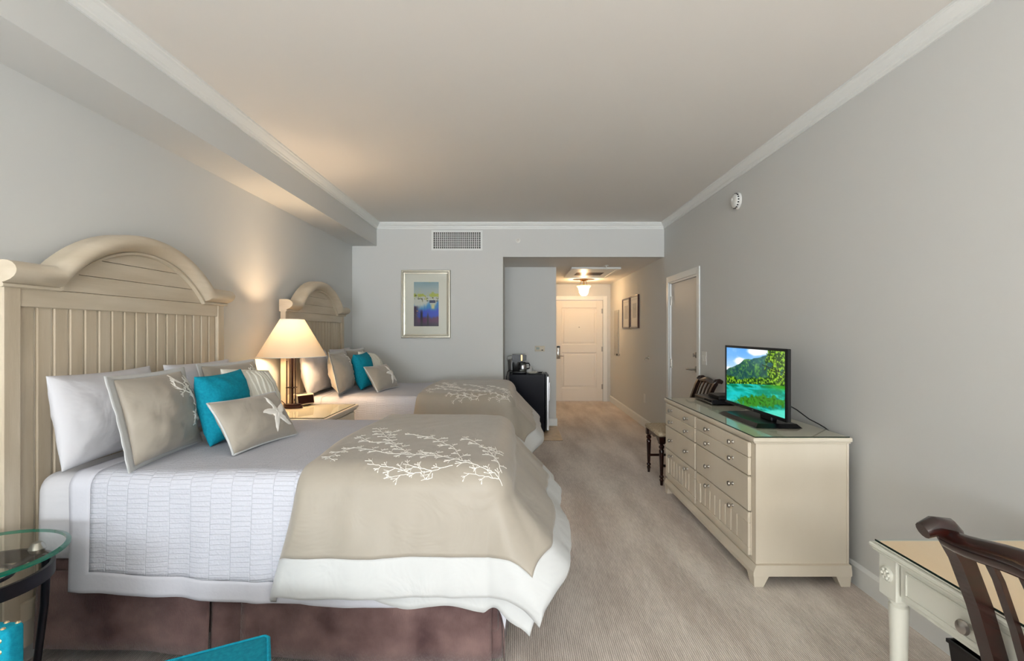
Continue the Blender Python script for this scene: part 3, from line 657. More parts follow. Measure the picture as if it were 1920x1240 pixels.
# ribbons of embroidery that follow a surface map (p,q)->point,normal
def ribbons(strokes, SN, lift=.0025):
    mb = MB()
    for pts, w0, w1 in strokes:
        n = len(pts); V = []
        for i, (p, q) in enumerate(pts):
            a = pts[max(0,i-1)]; b = pts[min(n-1,i+1)]; tx, ty = b[0]-a[0], b[1]-a[1]; L = math.hypot(tx,ty) or 1
            nx, ny = -ty/L, tx/L; w = (w0+(w1-w0)*i/(n-1))/2
            for k, h in ((-1,.0006),(0,lift),(1,.0006)):
                s, nn = SN(p+nx*w*k, q+ny*w*k); V.append(s+nn*h)
        mb.add(V, [(i*3+k, i*3+k+1, (i+1)*3+k+1, (i+1)*3+k) for i in range(n-1) for k in range(2)])
    return mb
def coral(polys, rnd, w, twig, gap, sub=True):
    """main stems as polylines -> strokes with side twigs and knobbed tips"""
    out = []
    def res(pl, step):
        r = [pl[0]]
        for a, b in zip(pl[:-1], pl[1:]):
            n = max(1, int(math.hypot(b[0]-a[0], b[1]-a[1])/step))
            for i in range(1, n+1): r.append((a[0]+(b[0]-a[0])*i/n, a[1]+(b[1]-a[1])*i/n))
        return r
    for pl in polys:
        r = res(pl, .012)
        r = [(x+rnd.uniform(-.0025,.0025), y+rnd.uniform(-.0025,.0025)) for x, y in r]
        if len(r) < 3: continue
        out.append((r, w, w*.6)); acc = 0; side = 1
        for i in range(2, len(r)-1):
            acc += math.hypot(r[i][0]-r[i-1][0], r[i][1]-r[i-1][1])
            if acc > gap:
                acc = 0; side = -side; t = math.atan2(r[i][1]-r[i-1][1], r[i][0]-r[i-1][0]) + side*rnd.uniform(.5,.95); L = twig*rnd.uniform(.6,1.25)
                e = (r[i][0]+L*math.cos(t), r[i][1]+L*math.sin(t)); md = ((r[i][0]+e[0])/2+rnd.uniform(-.004,.004), (r[i][1]+e[1])/2+rnd.uniform(-.004,.004))
                out.append(([r[i], md, e], w*.75, w*.6)); k = w*1.0
                if rnd.random() < .8: out.append(([(e[0]-k*math.cos(t), e[1]-k*math.sin(t)), e, (e[0]+k*math.cos(t), e[1]+k*math.sin(t))], w*1.7, w*1.2))
                if sub:
                    for s2 in (-1, 1):
                        t2 = t+s2*rnd.uniform(.5,.9); L2 = L*.5; e2 = (md[0]+L2*math.cos(t2), md[1]+L2*math.sin(t2))
                        out.append(([md, ((md[0]+e2[0])/2,(md[1]+e2[1])/2), e2], w*.6, w*.6))
                        if rnd.random() < .6: out.append(([e2, (e2[0]+w*math.cos(t2), e2[1]+w*math.sin(t2)), (e2[0]+2*w*math.cos(t2), e2[1]+2*w*math.sin(t2))], w*1.4, w*1.1))
    return out

# coral stems on the duvet, given as photo positions on the near bed, converted to cloth coordinates
def onbed(D, pls):
    P = np.linspace(1.15, 2.15, 101); Q = np.linspace(-.95, .75, 171); pq = np.array([(p, q) for p in P for q in Q])
    W = np.array([D.S(p, q) for p, q in pq]); u = (W[:,1]+YC[0])/F; X = 968.3+(W[:,0]+XB)/u; Y = 622+(HC-W[:,2])/u
    return [[tuple(pq[np.argmin((X-480-cx/2.584)**2+(Y-760-cy/2.584)**2)]) for cx, cy in pl] for pl in pls]
CORAL_PX = [[(1195,392),(1165,340),(1100,300),(1000,268),(900,248),(760,240),(640,235)],
 [(1185,330),(1180,290),(1150,250),(1120,215),(1060,180),(1000,155)], [(1150,250),(1165,230),(1160,205)], [(1180,365),(1100,345),(1010,332)],
 [(1000,268),(960,205),(890,175),(850,155),(790,150),(760,140)], [(900,248),(860,235),(800,230)], [(760,240),(690,205),(640,160),(590,115)],
 [(690,205),(640,180),(560,180),(490,150)], [(640,235),(560,215),(470,205),(400,228),(335,262)], [(950,292),(860,318),(760,330),(690,345),(610,352)],
 [(860,318),(780,298),(710,288)], [(760,330),(660,305),(540,285)], [(855,330),(850,352),(800,362)], [(640,160),(660,135),(695,128)]]
CORAL_PQ = []

def seg(t, n, na, nb, v0, v1, v2, v3):
    # grid position t in 0..1 over n rows: the first na and last nb cells cover v0-v1 and v2-v3 exactly
    i = t*(n-1); m_ = n-1-na-nb
    return v0+(v1-v0)*i/na if i <= na else (v1+(v2-v1)*(i-na)/m_ if i <= na+m_ else v2+(v3-v2)*(i-na-m_)/nb)
def make_bedding(k):
    yc = YC[k]; which = ('near bed in the foreground','far bed by the framed picture')[k]; sd = 1.3+k*4.1
    # coverlet
    ca = thing('coverlet', 'white quilted matelasse coverlet spread over the %s' % which, 'coverlet', (XB, yc, BT), group='coverlets')
    C = Drape(2.002, .642, BT+.006, .065, .05, .03, .012, sd, .012)
    off = Vector((0,0,BT))
    def cfn(a, b):
        q0 = .642-.065+math.pi*.065/2; p0 = .185
        pe = 2.002-.065+math.pi*.065/2+.40; p = seg(a, 110, 5, 6, p0, p0+.09, pe-.085, pe)
        Q = q0 + .42 + .06*smooth01(p/1.6); q = seg(b, 120, 6, 6, -Q, -Q+.085, Q-.085, Q)
        return C.S(p, q)-off, (p, q)
    def csplit(p, q):
        Q = .642-.065+math.pi*.065/2 + .42 + .06*smooth01(p/1.6)
        return 1 if (p < .275 or abs(q) > Q-.085 or p > 2.002-.065+math.pi*.065/2+.315) else 0
    cloth([('quilted_field', M['quilt']), ('hem', M['hem'])], cfn, 110, 120, csplit, ca, .006)
    # folded duvet across the foot
    dv = thing('duvet', 'taupe coral-embroidered duvet folded over the %s' % which, 'duvet', (XB, yc, BT), group='folded duvets')
    D = Drape(2.035, .675, .868, .125, 68e-2, .15, .024, sd+2, .034, 3.0, 4.5)
    R = .125; qs = .675-R+math.pi*R/2; ps = 2.035-R+math.pi*R/2
    BW = .150; QN, QF, PM = qs+.385, qs+.34, ps+.42
    def dp0(q): return 1.155 - .14*smooth01((-q-.45)/.75) + .02*math.sin(q*5)
    def dfn(a, b):
        q = seg(b, 150, 14, 14, -QN, -QN+BW, QF-BW, QF); p0 = dp0(q); p = seg(a, 110, 10, 14, p0, p0+.06, PM-BW, PM)
        d_ = D.S(p, q); t = min(1., (p-p0)/.06); h = math.sqrt(max(0., 1-(1-t)**2))
        if h < 1: c_ = C.S(p, q)+C.N(p, q)*.004; d_ = c_*(1-h)+d_*h
        e = min(q+QN, QF-q, PM-p)                      # soft rolled hem
        if e < .05:
            c_ = C.S(p, q)+C.N(p,q)*.02; t = 1-e/.05; d_ = d_*(1-.16*t*t)+c_*.16*t*t
        return d_-off, (p, q)
    def dsplit(p, q): return 1 if (q < -QN+BW or q > QF-BW or p > PM-BW) else 0
    cloth([('duvet_cloth', M['tan']), ('white_border', M['border'])], dfn, 110, 150, dsplit, dv, .022)
    # lower fold of the duvet showing below the hem
    D2 = Drape(2.005, .648, .848, .11, .55, .08, .012, sd+5, .01, 3.0, 4.0); q2 = .648-.11+math.pi*.11/2; p2 = 2.005-.11+math.pi*.11/2
    def d2fn(a, b):
        p0 = dp0(-.9)+.10; p = p0+(p2+.43-p0)*a; Q = q2+.39+.05*smooth01((p-1.2)/.6)+.012*math.sin(p*17); q = -Q+2*Q*b
        return D2.S(p, q)-off, (p, q)
    cloth([('lower_fold', M['border'])], d2fn, 80, 110, lambda p, q: 0 if (abs(q) > q2+.20 or p > p2+.20) else None, dv, .014)
    def SN(p, q): return D.S(p, q)-off, D.N(p, q)
    if k == 0: CORAL_PQ.extend(onbed(D, CORAL_PX))
    rnd = random.Random(7+k)
    mb = ribbons(coral(CORAL_PQ, rnd, .0036, .042, .026), SN, .003)
    obj('coral_embroidery', mb, M['thread'], dv, smooth=True, sharp=0, fix=False)

def pillow_fn(w, h, t, c=.06, e=2.4, pw=.55, seed=0., wr=.006):
    def S(u, v, side):
        x = w/2*u*(1-c*(1-v*v)); y = h/2*v*(1-c*(1-u*u))
        z = t/2*max(0.,(1-abs(u)**e)*(1-abs(v)**e))**pw
        z *= 1+.10*fbm(u*1.4+seed, v*1.4, seed+side)
        z += wr*fbm(u*3.2+seed, v*3.2, seed*2+side, 3)*min(1,(1-max(abs(u),abs(v)))*5)
        return Vector((x, y, side*z))
    return S
def pillow(name, label, group, k, cx, cy, w, h, t, lean, yaw, roll, m, zb=BT+.02, flange=None, piping=None, c=.06, e=2.4, pw=.55, seed=0., deco=None, wr=.006, n=30, droop=0.0, slits=False):
    """centre of its lower edge at bed coords (cx,cy); stands facing the foot of the bed, leaning back"""
    S = pillow_fn(w, h, t, c, e, pw, seed, wr)
    wv = Vector((-math.sin(yaw), math.cos(yaw), 0)); fw = Vector((math.cos(yaw), math.sin(yaw), 0))
    hv = Vector((0,0,1))*math.cos(lean) - fw*math.sin(lean); nv = wv.cross(hv)
    w2 = wv*math.cos(roll)+hv*math.sin(roll); h2 = -wv*math.sin(roll)+hv*math.cos(roll)
    def T(p): return w2*p.x + h2*p.y + nv*p.z
    def warp(p):      # slump: top sags backwards a little
        y = p.y/h; return Vector((p.x, p.y, p.z - droop*max(0,y)**2*h))
    ev = lambda u, v, s: T(warp(S(u, v, s)))
    g = [math.sin(math.pi/2*(-1+2*i/(n-1))) for i in range(n)]
    mb = MB(); V = [ev(u, v, 1) for u in g for v in g] + [ev(u, v, -1) for u in g for v in g]
    fs = []
    for i in range(n-1):
        for j in range(n-1):
            f = (i*n+j, (i+1)*n+j, (i+1)*n+j+1, i*n+j+1); fs.append(f); fs.append(tuple(x+n*n for x in f)[::-1])
    zmin = min(v_.z for v_ in V)
    fl_out = flange[0] if flange else 0
    if flange: zmin -= fl_out*.15
    base = Vector((XB+cx, YC[k]+cy, zb)); sh = Vector((0,0,-zmin))
    V = [v_+sh for v_ in V]
    # weld both faces along the rim
    mb.add(V, fs)
    th = thing(name, label, 'pillow', base, group=group)
    me = bpy.data.meshes.new('cover'); me.from_pydata([tuple(v_) for v_ in mb.v], [], mb.f); bm = bmesh.new(); bm.from_mesh(me)
    bmesh.ops.remove_doubles(bm, verts=bm.verts, dist=.0006); bmesh.ops.recalc_face_normals(bm, faces=bm.faces); bm.to_mesh(me); bm.free()
    me.materials.append(m); me.polygons.foreach_set('use_smooth', [True]*len(me.polygons))
    o = bpy.data.objects.new('cover', me); col.objects.link(o); o.parent = th
    rim = [(u, -1) for u in np.linspace(-1,1,25)]+[(1, v_) for v_ in np.linspace(-1,1,21)[1:]]+[(u, 1) for u in np.linspace(1,-1,25)[1:]]+[(-1, v_) for v_ in np.linspace(1,-1,21)[1:-1]]
    if flange:
        fw_, fm = flange; P = []
        rnd = random.Random(int(seed*10))
        for i, (u, v_) in enumerate(rim):
            p = S(u, v_, 1); p.z = 0; d_ = Vector((0.,0.,0.))
            if abs(u) > .999: d_.x = math.copysign(1, u)
            if abs(v_) > .999: d_.y = math.copysign(.35, v_)
            wob = .0015*fbm(i*.45+seed, seed, 0, 2)
            row = []
            for f in (0,.35,.7,1):
                q = p + d_*fw_*f - Vector((d_.x, d_.y, 0))*.004; q.z += (wob*2.2*f + (.010*f if u < -.99 else -.012*f)); row.append(T(warp(q))+sh)
            P.append(row)
        fo = obj('flange', MB().grid(P, len(P), 4, close_u=True), fm, th, smooth=True, sharp=0)
        md = fo.modifiers.new('thickness', 'SOLIDIFY'); md.thickness = .004; md.offset = 0
    if piping:
        pts = [T(warp(S(u, v_, 0)))+sh for u, v_ in rim]
        obj('piping', MB().tube(pts+pts[:1], .0055, 7), piping, th, smooth=True, sharp=0)
    def SN(x, y):     # surface map on the front face in metres
        def q(x_, y_):
            u = max(-.99, min(.99, x_/(w/2))); v_ = max(-.99, min(.99, y_/(h/2))); return ev(u, v_, 1)+sh
        s0 = q(x, y); a = q(x+.004,y)-q(x-.004,y); b = q(x,y+.004)-q(x,y-.004); nn = a.cross(b)
        return s0, (nn.normalized() if nn.length > 1e-12 else nv)
    if deco: deco(th, SN, w, h)
    return th

def sham_coral(seed, side=1):
    def f(th, SN, w, h):
        rnd = random.Random(seed); x0 = side*w*.40
        pl = [[(x0, -h*.06), (x0-side*.03, h*.12), (x0-side*.07, h*.26), (x0-side*.13, h*.36)],
              [(x0+side*.02, -h*.02), (x0+side*.015, h*.2), (x0-side*.02, h*.38)], [(x0-side*.03, h*.12),(x0-side*.10,h*.22),(x0-side*.17,h*.30)],
              [(x0, -h*.02), (x0-side*.05, -h*.12), (x0-side*.07, -h*.22)], [(x0+side*.01, -h*.04), (x0-side*.005, -h*.14), (x0-side*.03,-h*.2)]]
        obj('coral_embroidery', ribbons(coral(pl, rnd, .0078, .040, .026), SN, .004), M['thread'], th, smooth=True, sharp=0, fix=False)
    return f
def starfish(rot):
    def f(th, SN, w, h):
        cx, cy = w*.20, -h*.02; Rm = h*.44; N = 100; rings = [0,.3,.6,.85,1]; V = []
        rnd = random.Random(3)
        for i in range(N):
            t = 2*math.pi*i/N; a = ((t-rot)*5/(2*math.pi)) % 1; a = min(a, 1-a)*2      # 0 at an arm tip direction, 1 between arms
            r = Rm*(.32 + .68*max(0, 1-a*1.35)**1.25)
            r *= 1+.05*fbm(math.cos(t)*6, math.sin(t)*6, 2.)
            bend = .22*(r/Rm)**2
            for g in rings:
                tt = t+bend*g; s, nn = SN(cx+r*g*math.cos(tt), cy+r*g*math.sin(tt)); V.append(s+nn*(.0055 if g < .9 else .001))
        m = len(rings)
        obj('starfish_applique', MB().add(V, [(i*m+j, ((i+1)%N)*m+j, ((i+1)%N)*m+j+1, i*m+j+1) for i in range(N) for j in range(m-1)]), M['thread'], th, smooth=True, sharp=0, fix=False)
    return f
def pleats(th, SN, w, h):
    for i in range(9):
        x = -w*.36+i*w*.09; V = []; pts = [(x*(1-.25*abs(y)/h)+.006*math.sin(y*30+i), y) for y in np.linspace(-h*.40, h*.42, 16)]
        obj('pleat', ribbons([(pts, .016, .010)], SN, .008), M['ivory'], th, smooth=True, sharp=0, fix=False)

R_ = math.radians
def make_pillows(k):
    w_ = ('near','far')[k]; s = k*11.
    g = 'pillows on the two beds'
    pillow('sleeping_pillow', 'plain white sleeping pillow on the %s bed, nearest the camera' % w_, g, k, .125, -.36, .60, .40, .19, R_(9), R_(3), 0, M['sheet'], seed=1.2+s, c=.05, wr=.012)
    pillow('sleeping_pillow', 'plain white sleeping pillow on the %s bed behind the back sham' % w_, g, k, .135, .30, .60, .40, .18, R_(9), 0, 0, M['sheet'], seed=2.7+s, c=.05, wr=.012)
    pillow('pillow_sham', 'taupe coral sham with white flange at the camera end of the %s bed' % w_, g, k, .365, -.375, .47, .375, .19, R_(13), R_(5), 0, M['tan'], flange=(.058, M['border']), seed=3.3+s, deco=sham_coral(5+k), c=.04, wr=.014)
    pillow('pillow_sham', 'taupe coral sham with white flange at the back of the %s bed' % w_, g, k, .285, .37, .50, .38, .17, R_(13), R_(-3), 0, M['tan'], flange=(.050, M['border']), seed=4.1+s, deco=sham_coral(9+k), c=.05, wr=.014)
    pillow('throw_pillow', 'square teal linen throw pillow on the %s bed' % w_, g, k, .475, -.04, .385, .36, .16, R_(12), R_(-2), R_(1.5), M['teal'], seed=5.9+s, c=.06, e=3.0, wr=.010)
    pillow('throw_pillow', 'ivory pleated throw pillow on the %s bed' % w_, g, k, .465, .245, .42, .35, .19, R_(20), R_(-6), R_(-6), M['ivory'], seed=6.4+s, c=.02, e=2.0, deco=pleats, wr=.006)
    pillow('lumbar_pillow', 'taupe lumbar pillow with white starfish and piping on the %s bed' % w_, g, k, .69, -.14, .47, .275, .14, R_(31), R_(-11), R_(0), M['tan'], piping=M['border'], seed=7.7+s, deco=starfish(.30), c=.07, wr=.008)
for k in (0, 1):
    make_bed(YC[k], ('near bed with arched whitewashed headboard and brown skirt', 'far bed with arched whitewashed headboard beside the framed picture')[k])
    make_bedding(k); make_pillows(k)

# ------------------------------------------------------------------ nightstand, lamp, clock
nx0, nx1, ny0, ny1, nz = -2.09, -1.37, 3.445, 4.165, .80
ns = thing('nightstand', 'cream nightstand between the two beds', 'nightstand', ((nx0+nx1)/2,(ny0+ny1)/2,0)); o = ns.location
obj('top', MB(o).box(nx0,nx1,ny0,ny1,nz-.026,nz,.007,2).box(nx0+.012,nx1-.012,ny0+.012,ny1-.012,nz-.04,nz-.026), M['cream'], ns)
obj('body', MB(o).box(nx0+.03,nx1-.035,ny0+.03,ny1-.03,.06,nz-.04), M['cream'], ns)
for a, b in ((.10,.32),(.335,.535),(.55,.745)):
    dr = obj('drawer', MB(o).box(nx1-.035,nx1-.017,ny0+.05,ny1-.05,a,b,.004,1), M['cream'], ns)
    for y in ((ny0+ny1)/2-.15,(ny0+ny1)/2+.15): obj('knob', MB(o).lathe([(.008,0),(.008,.012),(.015,.018),(.014,.026),(.006,.03)], (nx1-.017,y,(a+b)/2), axis='x', n=14), M['chrome'], dr, smooth=True)
obj('base_moulding', MB(o).box(nx0+.02,nx1-.022,ny0+.018,ny1-.018,.05,.10,.006,1), M['cream'], ns)
for x in (nx0+.03,nx1-.09):
    for y in (ny0+.025,ny1-.085): obj('foot', MB(o).box(x,x+.06,y,y+.06,0,.05), M['cream'], ns)
def glass_sheet(label, x0, x1, y0, y1, z, edge, sides):
    t = thing('glass_sheet', label, 'glass sheet', ((x0+x1)/2,(y0+y1)/2,z)); o = t.location
    obj('sheet', MB(o).box(x0+.0015,x1-.0015,y0+.0015,y1-.0015,z+.0004,z+.006), M['paneg'], t)
    E = {'x0':(x0,x0+.0015,y0,y1), 'x1':(x1-.0015,x1,y0,y1), 'y0':(x0+.0015,x1-.0015,y0,y0+.0015), 'y1':(x0+.0015,x1-.0015,y1-.0015,y1)}
    for q in sides: obj('polished_edge', MB(o).box(*E[q],z,z+.0055), edge, t)
    return t
glass_sheet('clear glass sheet on the nightstand', nx0+.02, nx1-.02, ny0+.02, ny1-.02, nz, M['gedged'], ('x1','y0'))
zt = nz+.0062
lp = thing('table_lamp', 'lit table lamp with cream cone shade and bronze rods on the nightstand', 'lamp', (-1.845, 3.95, zt))
bs = obj('base', MB().prism([(.085*math.cos(t)*(1.0 if math.cos(t) > 0 else .8), .055*math.sin(t)) for t in np.linspace(0,2*math.pi,28)[:-1]], 'z', 0, .016)
    .prism([(.070*math.cos(t), .045*math.sin(t)) for t in np.linspace(0,2*math.pi,28)[:-1]], 'z', .016, .030), M['bronze'], lp)
obj('pole', MB().lathe([(.0095,.03),(.0095,.50)], n=14), M['bronze'], lp, smooth=True)
for x, y, h in ((-.040,-.01,.385),(-.024,.012,.40),(.020,.01,.41),(-.012,.03,.37)):
    r = obj('rod', MB().lathe([(.0045,.03),(.0045,h)], (x,y,0), n=10), M['bronze'], lp, smooth=True)
obj('tie_ring', MB().box(-.046,.026,-.016,.036,.16,.166), M['bronze'], lp)
SZ0, SZ1 = 1.226-zt, 1.530-zt
obj('lamp_shade', MB().lathe([(.264,SZ0),(.092,SZ1)], n=56, closed=False), M['shade'], lp, smooth=True)
for z, r in ((SZ0,.264),(SZ1,.092)):
    obj('shade_rim', MB().tube([(r*math.cos(t), r*math.sin(t), z) for t in np.linspace(0,2*math.pi,57)], .0025, 6), M['trim'], lp, smooth=True)
sp = obj('shade_spider', MB().tube([(-.092,0,SZ1-.004),(0,0,SZ1-.02),(.092,0,SZ1-.004)], .002, 6).tube([(0,-.092,SZ1-.004),(0,0,SZ1-.02),(0,.092,SZ1-.004)], .002, 6), M['bronze'], lp)
obj('socket', MB().lathe([(.016,.46),(.018,.50),(.014,.52)], n=14), M['bronze'], lp, smooth=True)
obj('bulb', MB().lathe([(.012,.52),(.022,.55),(.030,.585),(.024,.612),(.008,.625)], n=18), mat('lamp_bulb', (255,225,180), emit=(255,212,160), emit_s=10), lp, smooth=True)
d = bpy.data.lights.new('lamp_bulb_light', 'POINT'); d.energy = SHADE_W; d.color = (1,.70,.42); d.shadow_soft_size = .06
l = bpy.data.objects.new('lamp_bulb_light', d); col.objects.link(l); l.location = (-1.845, 3.95, zt+.60)
obj('cord', MB().tube([(-.05,0,.02),(-.09,.01,.05),(-.14,.02,.06),(-.19,.03,.02),(-.22,.05,.006)], .003, 6), M['bronze'], lp, smooth=True)
ck = thing('alarm_clock', 'small ivory alarm clock with dark face behind the lamp base', 'clock', (-1.83, 4.075, zt), R_(-32))
obj('body', MB().prism([(-.075,.006),(.055,.006),(.075,.016),(.062,.090),(.05,.098),(-.06,.094),(-.075,.085)], 'y', -.078, .078), M['clock'], ck)
obj('face', MB().prism([(.0565,.010),(.0775,.020),(.0655,.086),(.052,.090)], 'y', -.072, .072), M['bronze'], ck)
obj('snooze_bar', MB().box(-.02,.03,-.04,.04,.095,.101,.002,1), M['blackmatte'], ck)
for s in (-.05,.05): obj('foot', MB().box(-.06,.05,s-.008,s+.008,0,.007), M['blackmatte'], ck)
obj('button', MB().box(.028,.040,-.081,-.077,.045,.065), M['blackmatte'], ck)

# ------------------------------------------------------------------ dresser
dx0, dx1, dy0, dy1, dzt = 1.345, 1.868, 2.70, 4.275, .836
ds = thing('dresser', 'long cream dresser with nickel knobs under the television', 'dresser', ((dx0+dx1)/2,(dy0+dy1)/2,0)); o = ds.location
obj('top', MB(o).box(dx0-.023,dx1+.008,dy0-.026,dy1+.022,dzt-.024,dzt,.006,2).box(dx0-.014,dx1+.004,dy0-.016,dy1+.014,dzt-.034,dzt-.024,.003,1), M['cream'], ds)
obj('body', MB(o).box(dx0,dx1,dy0,dy1,.10,dzt-.034), M['cream'], ds)
for a, b in ((dx0,dx0+.022),(dx1-.012,dx1)):
    for c, dd in ((dy0-.004,dy0),(dy1,dy1+.004)): obj('corner_stile', MB(o).box(a,b,c,dd,.12,dzt-.034), M['cream'], ds)
obj('base_moulding', MB(o).prism([(dx0-.022,.062),(dx1+.006,.062),(dx1+.006,.085),(dx1+.001,.124),(dx0-.008,.124),(dx0-.022,.085)], 'y', dy0-.022, dy1+.02), M['cream'], ds)
for (xa, sx) in ((dx0-.018,1),(dx1+.004,-1)):
    for (ya_, sy) in ((dy0-.018,1),(dy1+.016,-1)):
        A = [(xa,ya_),(xa+sx*.085,ya_),(xa+sx*.085,ya_+sy*.085),(xa,ya_+sy*.085)]; B = [(xa+sx*.004,ya_+sy*.004),(xa+sx*.055,ya_+sy*.004),(xa+sx*.055,ya_+sy*.055),(xa+sx*.004,ya_+sy*.055)]
        obj('foot', MB(o).add([(x,y,.062) for x, y in A]+[(x,y,0) for x, y in B], [(0,1,2,3),(7,6,5,4)]+[(i,(i+1)%4,4+(i+1)%4,4+i) for i in range(4)]), M['cream'], ds)
KNOB = [(.011,0),(.010,-.004),(.006,-.008),(.006,-.016),(.013,-.020),(.0155,-.026),(.013,-.032),(.005,-.035)]
for ya_, yb_, kn in ((dy0+.045,3.535,(2.94,3.31)),(3.565,dy1-.012,(3.72,4.09))):
    fx = dx0-.020
    dr = obj('drawer', MB(o).box(fx,dx0,ya_,yb_,.606,.708,.004,1).box(fx,dx0,ya_,yb_,.7105,.796,.004,1), M['cream'], ds)
    d3 = obj('drawer', MB(o).box(fx,dx0,ya_,yb_,.402,.600,.004,1), M['cream'], ds)
    d4 = obj('drawer', MB(o).box(fx+.016,dx0,ya_,yb_,.150,.396).box(fx,fx+.016,ya_,yb_,.335,.396,.003,1).box(fx,fx+.016,ya_,yb_,.150,.195,.003,1)
             .box(fx,fx+.016,ya_,ya_+.07,.195,.335,.003,1).box(fx,fx+.016,yb_-.07,yb_,.195,.335,.003,1), M['cream'], ds)
    n = 8; wd_ = (yb_-ya_-.14)/n
    for i in range(n):
        a = ya_+.07+i*wd_+.003; c = a+wd_-.006
        obj('bead_board', MB(o).prism([(fx+.0165,a),(fx+.007,a+.005),(fx+.007,c-.005),(fx+.0165,c)], 'z', .196, .334), M['cream'], d4)
    for dd, zs in ((dr,(.755,.657)),(d3,(.500,)),(d4,(.366,))):
        for z in zs:
            for y in kn: obj('knob', MB(o).lathe(KNOB, (fx,y,z), axis='x', n=18), M['chrome'], dd, smooth=True)
glass_sheet('clear glass sheet on the dresser top', dx0-.012, dx1-.002, dy0-.016, dy1+.012, dzt, M['gedged'], ('x0','y0'))
zg = dzt+.0062
# television
tv = thing('television', 'flat television showing a turquoise mountain lake on the dresser', 'television', (1.605, 3.2, zg)); o = tv.location
tx, ty0, ty1, tz0, tz1 = 1.600, 2.845, 3.680, .890, 1.326
obj('shell', MB(o).box(tx+.006,tx+.030,ty0,ty1,tz0,tz1,.004,1).box(tx+.028,tx+.06,ty0+.16,ty1-.16,tz0+.06,tz1-.10,.012,2), M['blackmatte'], tv)
bz = .016
bzl = obj('bezel', MB(o).box(tx,tx+.008,ty0,ty1,tz0,tz0+.020).box(tx,tx+.008,ty0,ty1,tz1-bz,tz1).box(tx,tx+.008,ty0,ty0+bz,tz0+.020,tz1-bz).box(tx,tx+.008,ty1-bz,ty1,tz0+.020,tz1-bz), M['black'], tv)
picture('screen', landscape(), (tx+.005,ty1-bz,tz1-bz), (tx+.005,ty0+bz,tz1-bz), (tx+.005,ty1-bz,tz0+.020), M['screen'], tv, o)
obj('screen_glass', MB(o).box(tx+.002,tx+.004,ty0+bz,ty1-bz,tz0+.020,tz1-bz), M['pane'], tv)
fc = bpy.data.curves.new('maker_mark', 'FONT'); fc.body = 'LG'; fc.size = .017; fc.extrude = .0004; fc.align_x = 'CENTER'
ft_ = bpy.data.objects.new('text_source', fc); col.objects.link(ft_); bpy.context.view_layer.update()
me_ = bpy.data.meshes.new_from_object(ft_.evaluated_get(bpy.context.evaluated_depsgraph_get())); me_.name = 'maker_mark'; bpy.data.objects.remove(ft_)
fo = bpy.data.objects.new('maker_mark', me_); col.objects.link(fo); fo.parent = tv; fo.rotation_euler = (math.pi/2,0,-math.pi/2)
fo.location = Vector((tx-.0004, 3.25, tz0+.004))-tv.location; me_.materials.clear(); me_.materials.append(M['chrome'])
obj('neck', MB(o).box(1.606,1.650,3.03,3.17,zg+.018,.93,.01,2), M['black'], tv)
obj('stand_base', MB(o).add([(1.46,2.93,zg),(1.735,2.91,zg),(1.735,3.47,zg),(1.46,3.47,zg),(1.485,2.955,zg+.022),(1.715,2.935,zg+.022),(1.715,3.445,zg+.022),(1.485,3.445,zg+.016)], [(0,3,2,1),(4,5,6,7),(0,1,5,4),(1,2,6,5),(2,3,7,6),(3,0,4,7)]), M['black'], tv)
obj('power_cord', MB(o).tube([(1.645,2.93,.99),(1.70,2.91,.955),(1.77,2.90,.90),(1.83,2.905,.87),(1.862,2.90,.850),(1.885,2.89,.83),(1.893,2.89,.70),(1.893,2.90,.40)], .0035, 7), M['cord'], tv, smooth=True)
bx = thing('media_player', 'slim black media player on the dresser beside the television', 'media player', (1.70, 4.02, zg)); o = bx.location
obj('case', MB(o).box(1.565,1.83,3.835,4.215,zg+.004,zg+.040,.003,1), M['black'], bx)
obj('front_strip', MB(o).box(1.563,1.565,3.845,4.205,zg+.010,zg+.016), M['chrome'], bx)
for x in (1.59,1.80):
    for y in (3.87,4.18): obj('foot', MB(o).box(x-.01,x+.01,y-.01,y+.01,zg,zg+.004), M['blackmatte'], bx)
obj('display_window', MB(o).box(1.5625,1.565,3.86,3.99,zg+.020,zg+.036), M['blackcab'], bx)
bx = thing('cable_box', 'small black cable box stacked on the media player', 'cable box', (1.72, 3.98, zg+.0405)); o = bx.location
obj('case', MB(o).box(1.625,1.80,3.85,4.06,zg+.0405,zg+.072,.004,1), M['blackmatte'], bx)
obj('front_panel', MB(o).box(1.622,1.626,3.855,4.055,zg+.044,zg+.069), M['black'], bx)

